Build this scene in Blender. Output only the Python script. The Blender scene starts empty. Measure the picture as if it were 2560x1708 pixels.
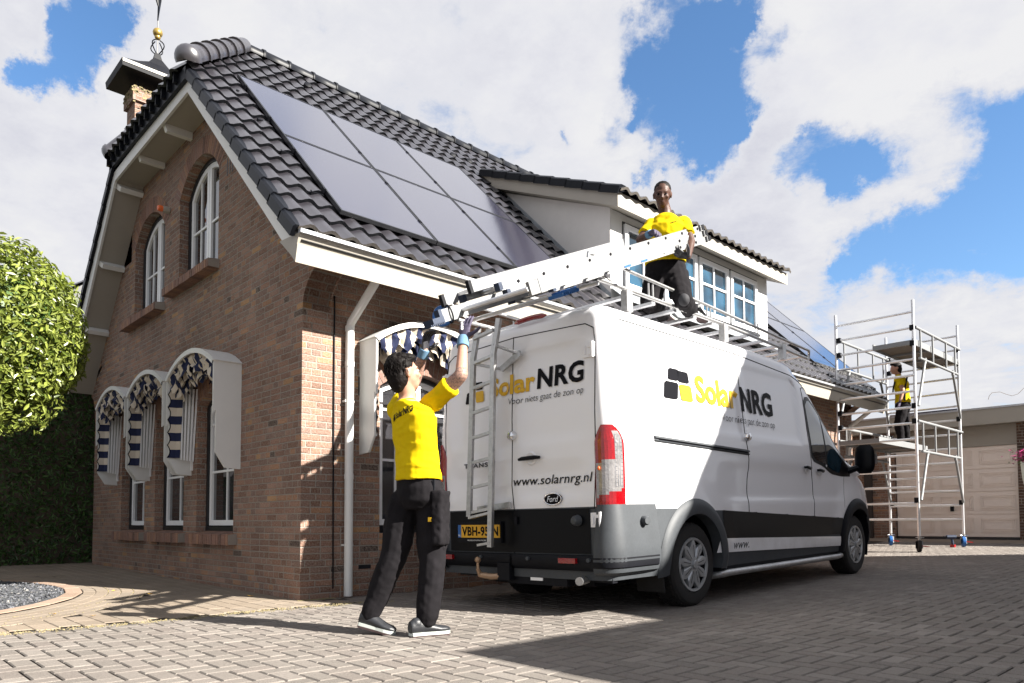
import bpy, bmesh, math, random
from math import sin, cos, tan, pi, radians, degrees, sqrt, atan2, hypot, floor
from mathutils import Vector, Matrix, noise
random.seed(7)
S = bpy.context.scene
COL = S.collection
# ------------------------------------------------------------------ camera
W_, H_ = 2560.0, 1708.0
FPX, PX, PY = 1835.0, 1280.0, 1220.5
pit, rol, yaw = radians(2.64), radians(-.21), radians(46.7)
fw = Vector((-sin(yaw), cos(yaw), 0)); rt = Vector((cos(yaw), sin(yaw), 0)); up = Vector((0, 0, 1))
fw2 = fw*cos(pit)+up*sin(pit); up2 = up*cos(pit)-fw*sin(pit)
rt2 = rt*cos(rol)+up2*sin(rol); up3 = up2*cos(rol)-rt*sin(rol)
cam = bpy.data.cameras.new('camera'); camo = bpy.data.objects.new('camera', cam); COL.objects.link(camo)
M = Matrix((rt2, up3, -fw2)).transposed().to_4x4(); M.translation = Vector((6.32, -3.253, .728)); camo.matrix_world = M
cam.sensor_width = 36; cam.lens = FPX/W_*36; cam.shift_x = (W_/2-PX)/W_; cam.shift_y = (PY-H_/2)/W_
cam.clip_start = .05; cam.clip_end = 3000
S.camera = camo
S.view_settings.view_transform = 'Standard'; S.view_settings.look = 'None'; S.view_settings.gamma = 1
S.view_settings.exposure = 2.0
S.render.resolution_x = 1024; S.render.resolution_y = 683
# ------------------------------------------------------------------ sun and sky
SUN_EL, SUN_AZ = radians(32.5), radians(20)     # azimuth from +X towards +Y
sd = Vector((cos(SUN_EL)*cos(SUN_AZ), cos(SUN_EL)*sin(SUN_AZ), sin(SUN_EL)))
sl = bpy.data.lights.new('sun', 'SUN'); sl.energy = 5.0; sl.angle = radians(.53); sl.color = (1, .95, .87)
slo = bpy.data.objects.new('sun', sl); COL.objects.link(slo); slo.rotation_euler = sd.to_track_quat('Z', 'Y').to_euler(); slo.location = (20, 5, 20)

class NT:
    """small node helper"""
    def __init__(s, nt): s.nt = nt; s.n = nt.nodes; s.l = nt.links
    def new(s, t, **k):
        x = s.n.new(t)
        for a, b in k.items(): setattr(x, a, b)
        return x
    def put(s, sock, v):
        if v is None: return
        if isinstance(v, bpy.types.NodeSocket): s.l.new(v, sock)
        else: sock.default_value = v
    def m(s, op, a, b=None, c=None, clamp=False):
        x = s.n.new('ShaderNodeMath'); x.operation = op; x.use_clamp = clamp
        s.put(x.inputs[0], a); s.put(x.inputs[1], b); s.put(x.inputs[2], c)
        return x.outputs[0]
    def vm(s, op, a, b=None, out=0):
        x = s.n.new('ShaderNodeVectorMath'); x.operation = op
        s.put(x.inputs[0], a); s.put(x.inputs[1], b)
        return x.outputs[out]
    def noise(s, vec, scale, detail=4, rough=.5, out=0, dim='3D'):
        x = s.n.new('ShaderNodeTexNoise'); x.noise_dimensions = dim
        if vec is not None: s.l.new(vec, x.inputs['Vector'])
        x.inputs['Scale'].default_value = scale; x.inputs['Detail'].default_value = detail; x.inputs['Roughness'].default_value = rough
        return x.outputs[out]
    def ramp(s, fac, stops, interp='LINEAR'):
        x = s.n.new('ShaderNodeValToRGB'); x.color_ramp.interpolation = interp
        e = x.color_ramp.elements
        while len(e) < len(stops): e.new(.5)
        for i, (p, c) in enumerate(stops):
            e[i].position = p; e[i].color = tuple(c)+(1,) if len(c) == 3 else c
        s.put(x.inputs[0], fac); return x.outputs[0]
    def mix(s, f, a, b, blend='MIX'):
        x = s.n.new('ShaderNodeMix'); x.data_type = 'RGBA'; x.blend_type = blend
        s.put(x.inputs[0], f)
        for k, v in ((6, a), (7, b)):
            if not isinstance(v, bpy.types.NodeSocket): v = tuple(v)+(1,) if len(v) == 3 else v
            s.put(x.inputs[k], v)
        return x.outputs[2]
    def comb(s, x, y, z=0.0):
        c = s.n.new('ShaderNodeCombineXYZ')
        s.put(c.inputs[0], x); s.put(c.inputs[1], y); s.put(c.inputs[2], z); return c.outputs[0]
    def sep(s, v):
        c = s.n.new('ShaderNodeSeparateXYZ'); s.l.new(v, c.inputs[0]); return c.outputs

def raydir(px, py):
    return (fw2 + rt2*((px-PX)/FPX) - up3*((py-PY)/FPX)).normalized()

world = bpy.data.worlds.new('World'); S.world = world; world.use_nodes = True
w = NT(world.node_tree); w.n.clear()
sky = w.new('ShaderNodeTexSky'); sky.sky_type = 'NISHITA'; sky.sun_disc = False
sky.sun_elevation = SUN_EL; sky.sun_rotation = pi/2-SUN_AZ; sky.altitude = 0; sky.air_density = 1.0; sky.dust_density = .3; sky.ozone_density = 3
bg = w.new('ShaderNodeBackground'); bg.inputs[1].default_value = .056
hs = w.new('ShaderNodeHueSaturation'); hs.inputs['Saturation'].default_value = 1.12; hs.inputs['Value'].default_value = 1.0
w.l.new(sky.outputs[0], hs.inputs['Color']); w.l.new(hs.outputs[0], bg.inputs[0])
tc = w.new('ShaderNodeTexCoord'); D = tc.outputs['Generated']
dz = w.sep(D)[2]
# project the direction on a flat cloud deck so that clouds get smaller towards the horizon
den = w.m('MAXIMUM', w.m('ADD', dz, .22), .05)
deck = w.vm('DIVIDE', D, w.comb(den, den, den))
warp = w.vm('SCALE', w.noise(deck, 2.2, 3, .5, out=1), None); w.n[-1].inputs[3].default_value = .5
big = w.noise(w.vm('ADD', deck, warp), 1.5, 9, .62)
fine = w.noise(deck, 8, 9, .66)
mid = w.noise(w.vm('ADD', deck, warp), 4.5, 9, .68)
dens = w.m('ADD', w.m('ADD', w.m('MULTIPLY', w.m('SUBTRACT', big, .5), 1.3), w.m('MULTIPLY', w.m('SUBTRACT', fine, .5), .9)), w.m('ADD', w.m('MULTIPLY', w.m('SUBTRACT', mid, .5), 1.25), .62))
# clearings between the clouds: direction, angular radius, strength
HOLES = [((1628, 9), 0.0247, 0.62), ((1713, 103), 0.0323, 0.62), ((1788, 38), 0.0341, 0.62), ((1858, 42), 0.0235, 0.62), ((1741, 178), 0.047, 0.62), ((1811, 211), 0.0423, 0.62), ((1624, 192), 0.0247, 0.62), ((1750, 291), 0.0459, 0.62), ((1713, 366), 0.0247, 0.62), ((1783, 375), 0.0323, 0.62), ((1835, 310), 0.0153, 0.62), ((1530, 305), 0.0212, 0.62), ((1405, 352), 0.0118, 0.62), ((1633, 427), 0.0118, 0.62), ((1605, 272), 0.0118, 0.62), ((2050, 330), 0.0176, 0.62), ((2097, 375), 0.0306, 0.62), ((1989, 422), 0.027, 0.62), ((2172, 399), 0.0282, 0.62), ((2121, 450), 0.02, 0.62), ((1975, 113), 0.0153, 0.42), ((2247, 141), 0.02, 0.42), ((2369, 253), 0.0235, 0.42), ((2458, 291), 0.027, 0.42), ((2144, 624), 0.0364, 0.62), ((2238, 610), 0.05, 0.62), ((2379, 600), 0.0588, 0.62), ((2501, 478), 0.05, 0.62), ((2548, 328), 0.0323, 0.62), ((2548, 600), 0.047, 0.62), ((2109, 685), 0.0176, 0.62), ((1900, 75), 0.0141, 0.62), ((223, 40), 0.0289, 0.62), ((255, 116), 0.0274, 0.62), ((156, 156), 0.0335, 0.62), ((58, 172), 0.0274, 0.62), ((9, 206), 0.0183, 0.62), ((107, 192), 0.0243, 0.62), ((286, 76), 0.0213, 0.62), ((214, 192), 0.0183, 0.62), ((179, 89), 0.0183, 0.62)]
SOLID = [((1394, 75), 0.0941, .34), ((1441, 234), 0.0705, .34), ((1825, 525), 0.0882, .34), ((2032, 600), 0.0441, .34), ((2144, 225), 0.0647, .34), ((1975, 216), 0.0411, .34), ((2238, 47), 0.0647, .34), ((2426, 94), 0.0647, .34), ((2416, 394), 0.0323, .34), ((2285, 488), 0.0353, .34), ((2200, 525), 0.0353, .34), ((2238, 741), 0.0353, .34), ((2426, 741), 0.0411, .34), ((54, 54), 0.0365, .34), ((134, 357), 0.1278, .34), ((491, 89), 0.0913, .34)]
acc = dens
wd = w.vm('NORMALIZE', w.vm('ADD', D, w.vm('SCALE', w.vm('SUBTRACT', w.noise(D, 9, 9, .68, out=1), (.5, .5, .5)), None)))
for nd in w.n:
    if nd.type == 'VECT_MATH' and nd.operation == 'SCALE' and nd.inputs[3].default_value == 1.0: nd.inputs[3].default_value = .13
for (px, py), r, a in HOLES+SOLID:
    d = raydir(px, py)
    dot = w.vm('DOT_PRODUCT', wd, tuple(d), out=1)
    ang2 = w.m('MULTIPLY', w.m('SUBTRACT', 1.0, dot), 2.0)
    g = w.m('POWER', 2.718, w.m('MULTIPLY', ang2, -1.0/(r*r)))
    acc = w.m('MULTIPLY_ADD', g, -a if ((px, py), r, a) in HOLES else a, acc)
cov = w.ramp(acc, [(.02, (0, 0, 0)), (.64, (1, 1, 1))], 'EASE')
# cloud brightness: bright tops, slightly grey-lilac thick parts
shade = w.ramp(w.m('ADD', w.noise(deck, 2.6, 7, .6), w.m('MULTIPLY', w.m('SUBTRACT', fine, .5), .35)), [(.28, (.78, .79, .88)), (.44, (.93, .935, .99)), (.56, (1.0, 1.0, 1.02))])
thin = w.mix(w.ramp(acc, [(.55, (0, 0, 0)), (.85, (1, 1, 1))]), (.90, .91, .97), shade)
bgc = w.new('ShaderNodeBackground'); w.l.new(thin, bgc.inputs[0]); bgc.inputs[1].default_value = .215
mx = w.new('ShaderNodeMixShader'); w.l.new(cov, mx.inputs[0]); w.l.new(bg.outputs[0], mx.inputs[1]); w.l.new(bgc.outputs[0], mx.inputs[2])
wo = w.new('ShaderNodeOutputWorld'); w.l.new(mx.outputs[0], wo.inputs[0])
# ------------------------------------------------------------------ materials
def newmat(name):
    m = bpy.data.materials.new(name); m.use_nodes = True
    t = NT(m.node_tree); b = t.n['Principled BSDF']; return m, t, b
def srgb(r, g, b):
    f = lambda c: (c/255/12.92) if c/255 <= .04045 else ((c/255+.055)/1.055)**2.4
    return (f(r), f(g), f(b))
def bump(t, b, h, strength=.5, dist=.01):
    x = t.new('ShaderNodeBump'); x.inputs['Strength'].default_value = strength; x.inputs['Distance'].default_value = dist
    t.l.new(h, x.inputs['Height']); t.l.new(x.outputs[0], b.inputs['Normal'])
def simple(name, col, rough=.6, metal=0, var=.12, scale=20, bmp=0, coat=0, spec=.5, coords='Object', bscale=None, coatr=.05):
    m, t, b = newmat(name)
    c = t.new('ShaderNodeTexCoord').outputs[coords]
    n = t.noise(c, scale, 4, .6)
    n2 = t.noise(c, scale*.13, 3, .6)
    f = t.m('ADD', t.m('MULTIPLY', n, .5), t.m('MULTIPLY', n2, .5))
    lo = [x*(1-var) for x in col]; hi = [min(1, x*(1+var)) for x in col]
    t.l.new(t.ramp(f, [(.3, lo), (.7, hi)]), b.inputs['Base Color'])
    b.inputs['Roughness'].default_value = rough; b.inputs['Metallic'].default_value = metal
    b.inputs['Coat Weight'].default_value = coat; b.inputs['Coat Roughness'].default_value = coatr
    b.inputs['Specular IOR Level'].default_value = spec
    if bmp: bump(t, b, t.noise(c, bscale or scale*3, 3, .6), bmp, .004)
    return m
BR = [(0, (.13, .062, .042)), (.12, (.20, .105, .078)), (.26, (.165, .092, .072)), (.40, (.235, .125, .088)), (.52, (.185, .11, .090)), (.64, (.25, .15, .12)), (.74, (.30, .155, .085)), (.80, (.145, .09, .078)), (.90, (.22, .125, .095)), (.955, (.36, .20, .085)), (.985, (.02, .013, .012))]
def brickmat(name, W=.215, H=.0625, tint=1.0):
    m, t, b = newmat(name)
    g = t.new('ShaderNodeNewGeometry'); P = t.sep(g.outputs['Position']); N = t.sep(g.outputs['True Normal'])
    isx = t.m('GREATER_THAN', t.m('ABSOLUTE', N[0]), .6)
    u = t.m('ADD', t.m('MULTIPLY', P[1], isx), t.m('MULTIPLY', P[0], t.m('SUBTRACT', 1.0, isx)))
    dst = t.noise(g.outputs['Position'], 14, 3, .6)
    u = t.m('ADD', u, t.m('MULTIPLY', t.m('SUBTRACT', dst, .5), .016)); 
    v = t.m('ADD', P[2], t.m('MULTIPLY', t.m('SUBTRACT', t.noise(g.outputs['Position'], 23, 3, .6), .5), .013))
    v = t.m('DIVIDE', t.m('ADD', v, 2.0), H); row = t.m('FLOOR', v); fv = t.m('SUBTRACT', v, row)
    wn = t.new('ShaderNodeTexWhiteNoise', noise_dimensions='1D'); t.l.new(row, wn.inputs['W'])
    off = t.m('MULTIPLY', t.m('FLOOR', t.m('MULTIPLY', wn.outputs[0], 4.0)), .25)
    u = t.m('ADD', t.m('DIVIDE', t.m('ADD', u, 40.0), W), off)
    iu = t.m('FLOOR', u); fu = t.m('SUBTRACT', u, iu)
    # every third or so brick is two headers
    w2 = t.new('ShaderNodeTexWhiteNoise', noise_dimensions='2D'); t.l.new(t.comb(iu, row), w2.inputs['Vector'])
    hd = t.m('GREATER_THAN', w2.outputs[0], .68)
    half = t.m('MULTIPLY', hd, t.m('GREATER_THAN', fu, .5))
    fu2 = t.m('SUBTRACT', fu, t.m('MULTIPLY', half, .5))
    width = t.m('SUBTRACT', 1.0, t.m('MULTIPLY', hd, .5))
    ex = t.m('MULTIPLY', t.m('MINIMUM', fu2, t.m('SUBTRACT', width, fu2)), W)
    ez = t.m('MULTIPLY', t.m('MINIMUM', fv, t.m('SUBTRACT', 1.0, fv)), H)
    e = t.m('MINIMUM', ex, ez)
    mask = t.ramp(t.m('MULTIPLY', e, 100.0), [(.42, (0, 0, 0)), (.72, (1, 1, 1))])   # e in cm
    cid = t.new('ShaderNodeTexWhiteNoise', noise_dimensions='3D'); t.l.new(t.comb(iu, row, half), cid.inputs['Vector'])
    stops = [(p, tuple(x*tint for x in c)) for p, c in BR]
    col = t.ramp(cid.outputs[0], stops, 'CONSTANT')
    grain = t.noise(g.outputs['Position'], 60, 5, .7)
    col = t.mix(t.ramp(grain, [(.38, (.0,)*3), (.72, (.62,)*3)]), col, (.50*tint, .42*tint, .39*tint))
    col = t.mix(t.ramp(t.noise(g.outputs['Position'], 1.3, 4, .6), [(.35, (.35,)*3), (.65, (0,)*3)]), col, (.05, .03, .025))
    col = t.mix(1.0, col, (.96, .90, .80), 'MULTIPLY')
    mort = t.mix(grain, (.17, .145, .12), (.36, .32, .28))
    t.l.new(t.mix(mask, mort, col), b.inputs['Base Color'])
    b.inputs['Roughness'].default_value = .92; b.inputs['Specular IOR Level'].default_value = .2
    h = t.m('ADD', t.m('MULTIPLY', mask, .7), t.m('MULTIPLY', t.m('ADD', grain, t.m('MULTIPLY', cid.outputs[0], .5)), .35))
    bump(t, b, h, .9, .012)
    return m
def islandmat(name, stops, grain=60, rough=.9, bmp=.6, gcol=(.33, .27, .25), gamt=.5, spots=None, spec=.3):
    m, t, b = newmat(name)
    g = t.new('ShaderNodeNewGeometry')
    col = t.ramp(g.outputs['Random Per Island'], stops, 'LINEAR')
    n = t.noise(g.outputs['Position'], grain, 5, .7)
    col = t.mix(t.ramp(n, [(.35, (0,)*3), (.8, (gamt,)*3)]), col, gcol)
    if spots:
        n2 = t.noise(g.outputs['Position'], spots[0], 3, .65)
        col = t.mix(t.ramp(n2, [(spots[1], (0,)*3), (spots[1]+.06, (1,)*3)]), col, spots[2])
        n3 = t.noise(g.outputs['Position'], .9, 4, .6)
        col = t.mix(t.ramp(n3, [(.35, (.3,)*3), (.6, (0,)*3)]), col, (.08, .07, .06))
    t.l.new(col, b.inputs['Base Color']); b.inputs['Roughness'].default_value = rough; b.inputs['Specular IOR Level'].default_value = spec
    bump(t, b, n, bmp, .004)
    return m
MT = {}
MT['brick'] = brickmat('brick_wall_mat')
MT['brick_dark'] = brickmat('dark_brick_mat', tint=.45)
MT['brick_piece'] = islandmat('brick_piece_mat', [(0, (.09, .045, .03)), (.3, (.2, .095, .06)), (.6, (.15, .08, .06)), (1, (.26, .13, .07))])
MT['mortar'] = simple('mortar_mat', (.25, .22, .19), .95, bmp=.4)
MT['paver'] = islandmat('paver_mat', [(0, (.095, .083, .074)), (.35, (.132, .117, .104)), (.7, (.112, .094, .084)), (1, (.170, .152, .136))], grain=170, gcol=(.34, .312, .283), gamt=.6, bmp=.7, spots=(330, .66, (.045, .04, .04)), rough=.95, spec=.2)
MT['paver_path'] = islandmat('path_paver_mat', [(0, (.175, .140, .105)), (.5, (.215, .172, .132)), (1, (.19, .158, .125))], grain=120, gcol=(.32, .27, .215), gamt=.5, bmp=.6, spots=(260, .68, (.08, .065, .05)), rough=.95, spec=.2)
MT['kerb'] = islandmat('kerb_mat', [(0, (.22, .155, .115)), (1, (.27, .19, .145))], grain=150, gcol=(.34, .27, .21), gamt=.4, spec=.2)
MT['joint'] = simple('joint_sand_mat', (.030, .024, .018), .95, var=.4, scale=30, bmp=.5)
MT['moss'] = simple('moss_mat', (.20, .165, .085), .95, var=.4, scale=60)
MT['gravel'] = islandmat('gravel_mat', [(0, (.03, .035, .045)), (.5, (.065, .072, .085)), (.85, (.11, .12, .135)), (1, (.24, .23, .21))], grain=90, gamt=.2)
MT['soil'] = simple('gravel_base_mat', (.05, .055, .06), .95, var=.4, scale=80)
MT['tile'] = simple('glazed_tile_mat', (.020, .018, .023), .40, var=.35, scale=9, coat=.8, spec=.8, coatr=.30)
MT['tile'].node_tree.nodes['Principled BSDF'].inputs['Coat IOR'].default_value = 1.6
MT['tile2'] = simple('verge_tile_mat', (.006, .007, .010), .42, var=.3, scale=9, spec=.18)
MT['tile_end'] = simple('tile_end_mat', (.075, .065, .055), .8, var=.4, scale=60, bmp=.5)
MT['terracotta'] = simple('terracotta_mat', (.36, .13, .055), .85, var=.2)
MT['cream'] = simple('cream_paint_mat', (.31, .285, .245), .5, var=.05, scale=6, bmp=.08, bscale=60)
MT['trim'] = simple('white_trim_mat', (.62, .62, .60), .42, var=.04, scale=5)
MT['white'] = simple('white_frame_mat', (.78, .79, .80), .35, var=.04, scale=9)
MT['frame_dark'] = simple('dark_frame_mat', (.012, .013, .016), .4, var=.3)
MT['zinc'] = simple('zinc_mat', (.42, .43, .45), .4, metal=.5, var=.1)
MT['lead'] = simple('lead_flashing_mat', (.27, .29, .31), .5, metal=.3, var=.35, scale=30, bmp=.4)
MT['alu'] = simple('aluminium_mat', (.70, .71, .73), .36, metal=.75, var=.12, scale=30)
MT['alu_w'] = simple('bright_aluminium_mat', (.19, .195, .20), .5, metal=.15, var=.06, scale=25)
MT['steel'] = simple('galvanised_steel_mat', (.46, .46, .46), .38, metal=.85, var=.28, scale=35)
MT['chrome'] = simple('chrome_mat', (.75, .75, .76), .14, metal=1, var=.05)
MT['black'] = simple('black_plastic_mat', (.005, .0055, .008), .55, var=.3, scale=30, bmp=.15, spec=.15)
MT['blackpaint'] = simple('black_paint_mat', (.002, .0025, .004), .34, var=.2, spec=.14)
MT['grey'] = simple('grey_plastic_mat', (.045, .050, .056), .55, var=.14, scale=50, bmp=.2, spec=.35)
MT['rubber'] = simple('rubber_mat', (.011, .010, .0095), .85, var=.35, scale=50, bmp=.3)
MT['blue'] = simple('blue_plastic_mat', (.008, .09, .30), .45, var=.15)
MT['blue_rubber'] = simple('dark_blue_rubber_mat', (.003, .014, .042), .6, var=.25)
MT['red'] = simple('red_plastic_mat', (.30, .01, .012), .3)
MT['red_lens'] = simple('red_lens_mat', (.22, .002, .005), .12, var=.35, scale=55, coat=.8, bmp=.5, bscale=120)
MT['clear_lens'] = simple('clear_lens_mat', (.24, .23, .23), .14, var=.5, scale=45, coat=.8, bmp=.5, bscale=90, metal=.25)
MT['orange'] = simple('orange_lens_mat', (.75, .14, .03), .4)
MT['gold'] = simple('gilded_mat', (.42, .29, .08), .35, metal=.7, var=.25, scale=30)
MT['bronze'] = simple('rusty_bronze_mat', (.38, .25, .16), .45, metal=.6, var=.3, scale=40)
MT['hub'] = simple('hubcap_mat', (.33, .34, .35), .35, metal=.5, var=.12)
MT['yellow_shirt'] = simple('yellow_cotton_mat', (.56, .40, .003), .9, var=.06, scale=12, bmp=.25, bscale=400, spec=.1)
m = MT['yellow_shirt']; t = NT(m.node_tree); b = t.n['Principled BSDF']
mp_ = t.new('ShaderNodeMapping'); mp_.inputs['Scale'].default_value = (5, 5, 13); mp_.inputs['Rotation'].default_value = (.5, .3, .2); t.l.new(t.new('ShaderNodeTexCoord').outputs['Object'], mp_.inputs[0])
wr_ = t.new('ShaderNodeTexNoise'); wr_.noise_type = 'RIDGED_MULTIFRACTAL' if hasattr(wr_, 'noise_type') else None; wr_.inputs['Scale'].default_value = 1.0; wr_.inputs['Detail'].default_value = 3; wr_.inputs['Distortion'].default_value = .6; t.l.new(mp_.outputs[0], wr_.inputs['Vector'])
bump(t, b, wr_.outputs[0], .55, .05)
MT['trousers'] = simple('dark_trousers_mat', (.0095, .0085, .010), .9, var=.35, scale=14, bmp=.3, bscale=300, spec=.12)
MT['knee'] = simple('grey_kneepad_mat', (.016, .016, .02), .8, var=.2, scale=30)
MT['glove'] = simple('purple_grey_glove_mat', (.055, .045, .08), .75, var=.2, scale=60, bmp=.4)
MT['cuff'] = simple('blue_glove_cuff_mat', (.09, .18, .28), .85, var=.15, scale=120, bmp=.5)
MT['glove_dark'] = simple('dark_glove_palm_mat', (.02, .02, .025), .5, var=.3)
MT['shoe'] = simple('grey_shoe_mat', (.016, .017, .020), .45, var=.35, scale=40, bmp=.2)
MT['sole'] = simple('pale_sole_mat', (.42, .45, .42), .6, var=.1)
MT['sole_dark'] = simple('dark_sole_mat', (.04, .022, .022), .8, var=.2)
MT['hair'] = simple('dark_hair_mat', (.006, .0045, .004), .6, var=.6, spec=.12, scale=60, bmp=.9, bscale=90)
MT['leaf_dry'] = simple('dry_leaf_mat', (.75, .45, .06), .7)
MT['bark'] = simple('bark_mat', (.10, .075, .055), .9, var=.4, bmp=.6)
MT['petal'] = simple('magenta_petal_mat', (.30, .008, .11), .7, var=.2)
MT['plate_y'] = simple('plate_yellow_mat', (.62, .33, .008), .45, var=.03)
MT['ink'] = simple('black_ink_mat', (.004, .004, .006), .5, spec=.08)
MT['ink_y'] = simple('yellow_ink_mat', (.62, .36, .0), .45, var=.02)
MT['ink_w'] = simple('white_ink_mat', (.8, .8, .8), .5)
MT['curtain'] = simple('curtain_mat', (.42, .42, .40), .9, var=.15)
MT['interior'] = simple('dark_interior_mat', (.03, .028, .03), .9)
MT['board'] = simple('plywood_deck_mat', (.13, .105, .085), .7, var=.3, scale=12)
MT['garage_door'] = simple('garage_door_mat', (.76, .67, .60), .5, var=.03, scale=10, bmp=.12, bscale=70)
MT['stucco'] = simple('grey_panel_mat', (.56, .54, .52), .6, var=.05, scale=8)
MT['flower_pot'] = simple('pale_pot_mat', (.55, .62, .58), .5)
# van paint: white with clear coat and road dust low down
m, t, b = newmat('white_van_paint_mat')
oc = t.new('ShaderNodeTexCoord').outputs['Object']; z = t.sep(oc)[2]
dirt = t.m('MULTIPLY', t.ramp(z, [(.2, (1,)*3), (.95, (0,)*3)]), t.ramp(t.noise(oc, 5, 6, .65), [(.35, (0,)*3), (.75, (.55,)*3)]))
t.l.new(t.mix(dirt, (.74, .74, .76), (.36, .33, .29)), b.inputs['Base Color']); b.inputs['Roughness'].default_value = .32
b.inputs['Coat Weight'].default_value = .7; b.inputs['Coat Roughness'].default_value = .06; MT['van'] = m
# skins
def skin(name, col, tat=False):
    m, t, b = newmat(name); g = t.new('ShaderNodeTexCoord').outputs['Object']
    c = t.mix(t.noise(g, 18, 4, .6), tuple(x*.82 for x in col), tuple(min(1, x*1.12) for x in col))
    t.l.new(c, b.inputs['Base Color']); b.inputs['Roughness'].default_value = .52; b.inputs['Specular IOR Level'].default_value = .3; b.inputs['Subsurface Weight'].default_value = .06 if not tat else 0
    b.inputs['Subsurface Radius'].default_value = (.02, .008, .004)
    if tat:
        v = t.new('ShaderNodeTexVoronoi', feature='DISTANCE_TO_EDGE'); v.inputs['Scale'].default_value = 55; t.l.new(g, v.inputs['Vector'])
        wv = t.new('ShaderNodeTexWave', wave_type='BANDS', bands_direction='Z'); wv.inputs['Scale'].default_value = 14; wv.inputs['Distortion'].default_value = 2; t.l.new(g, wv.inputs['Vector'])
        k = t.m('MULTIPLY', t.ramp(v.outputs[0], [(.03, (1,)*3), (.1, (.15,)*3)]), t.ramp(wv.outputs[0], [(.3, (.35,)*3), (.6, (1,)*3)]))
        t.l.new(t.mix(t.m('MULTIPLY', k, .8), c, (.05, .045, .055)), b.inputs['Base Color'])
    return m
MT['skin_light'] = skin('light_skin_mat', (.40, .215, .15)); MT['skin_tattoo'] = skin('tattooed_skin_mat', (.34, .20, .15), True)
MT['skin_dark'] = skin('dark_skin_mat', (.065, .030, .020))
# glass
def glass(name, col, rough=.03, ior=1.5, spec=.8):
    m, t, b = newmat(name); g = t.new('ShaderNodeTexCoord').outputs['Object']
    t.l.new(t.mix(t.ramp(t.noise(g, 1.6, 2, .5), [(.42, (0,)*3), (.56, (1,)*3)]), tuple(x*.25 for x in col), col), b.inputs['Base Color'])  # colour patches, dark to full, stand in for reflections in the panes
    b.inputs['Roughness'].default_value = rough; b.inputs['Specular IOR Level'].default_value = spec; b.inputs['IOR'].default_value = ior
    b.inputs['Coat Weight'].default_value = .6; b.inputs['Coat Roughness'].default_value = .02
    return m
MT['glass'] = glass('window_glass_mat', (.035, .035, .04)); MT['glass_sky_tint'] = glass('painted_sky_glass_mat', (.015, .065, .115)); MT['glass_van'] = glass('van_glass_mat', (.012, .03, .045))  # dormer panes: blue sky reflection put into the base colour
# solar panel
m, t, b = newmat('solar_glass_mat'); oc = t.new('ShaderNodeTexCoord').outputs['Object']
wv = t.new('ShaderNodeTexWave', wave_type='BANDS', bands_direction='X'); wv.inputs['Scale'].default_value = 12; wv.inputs['Distortion'].default_value = 0; t.l.new(oc, wv.inputs['Vector'])
t.l.new(t.mix(wv.outputs[0], (.008, .008, .018), (.045, .045, .075)), b.inputs['Base Color']); b.inputs['Roughness'].default_value = .16; b.inputs['Coat Weight'].default_value = 1; b.inputs['Coat Roughness'].default_value = .12; b.inputs['Specular IOR Level'].default_value = 1.0; b.inputs['Coat IOR'].default_value = 2.1; MT['solar'] = m
# striped awning cloth, stripes run across the local Z or along a chosen axis
def stripes(name, axis, pitch, phase=0.):
    m, t, b = newmat(name); g = t.new('ShaderNodeNewGeometry').outputs['Position']
    s = t.sep(g)[axis]
    k = t.m('GREATER_THAN', t.m('FRACT', t.m('ADD', t.m('DIVIDE', s, pitch), phase)), .5)
    t.l.new(t.mix(k, (.50, .44, .36), (.006, .011, .045)), b.inputs['Base Color']); b.inputs['Roughness'].default_value = .9
    return m
MT['stripe_z'] = stripes('striped_cloth_mat', 2, .20); MT['stripe_x'] = stripes('striped_cloth_across_mat', 0, .11); MT['stripe_y'] = stripes('striped_cloth_along_mat', 1, .15)
def leafmat(name, a, b_, rough=.4):
    m, t, b = newmat(name); g = t.new('ShaderNodeNewGeometry')
    t.l.new(t.ramp(g.outputs['Random Per Island'], [(0, a), (.6, b_), (1, tuple(x*1.35 for x in b_))]), b.inputs['Base Color']); b.inputs['Roughness'].default_value = rough
    tr = t.new('ShaderNodeBsdfTranslucent'); tr.inputs[0].default_value = (b_[0]*1.2, b_[1]*1.3, b_[2]*.6, 1)
    mx = t.new('ShaderNodeMixShader'); mx.inputs[0].default_value = .22
    t.l.new(b.outputs[0], mx.inputs[1]); t.l.new(tr.outputs[0], mx.inputs[2]); t.l.new(mx.outputs[0], t.n['Material Output'].inputs[0])
    return m
MT['leaf'] = leafmat('holly_leaf_mat', (.045, .07, .010), (.17, .20, .040), .3); MT['leaf_dark'] = leafmat('hedge_leaf_mat', (.016, .045, .012), (.055, .105, .025), .5); MT['leaf_yg'] = leafmat('yellow_green_leaf_mat', (.06, .10, .012), (.14, .19, .03))

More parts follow.
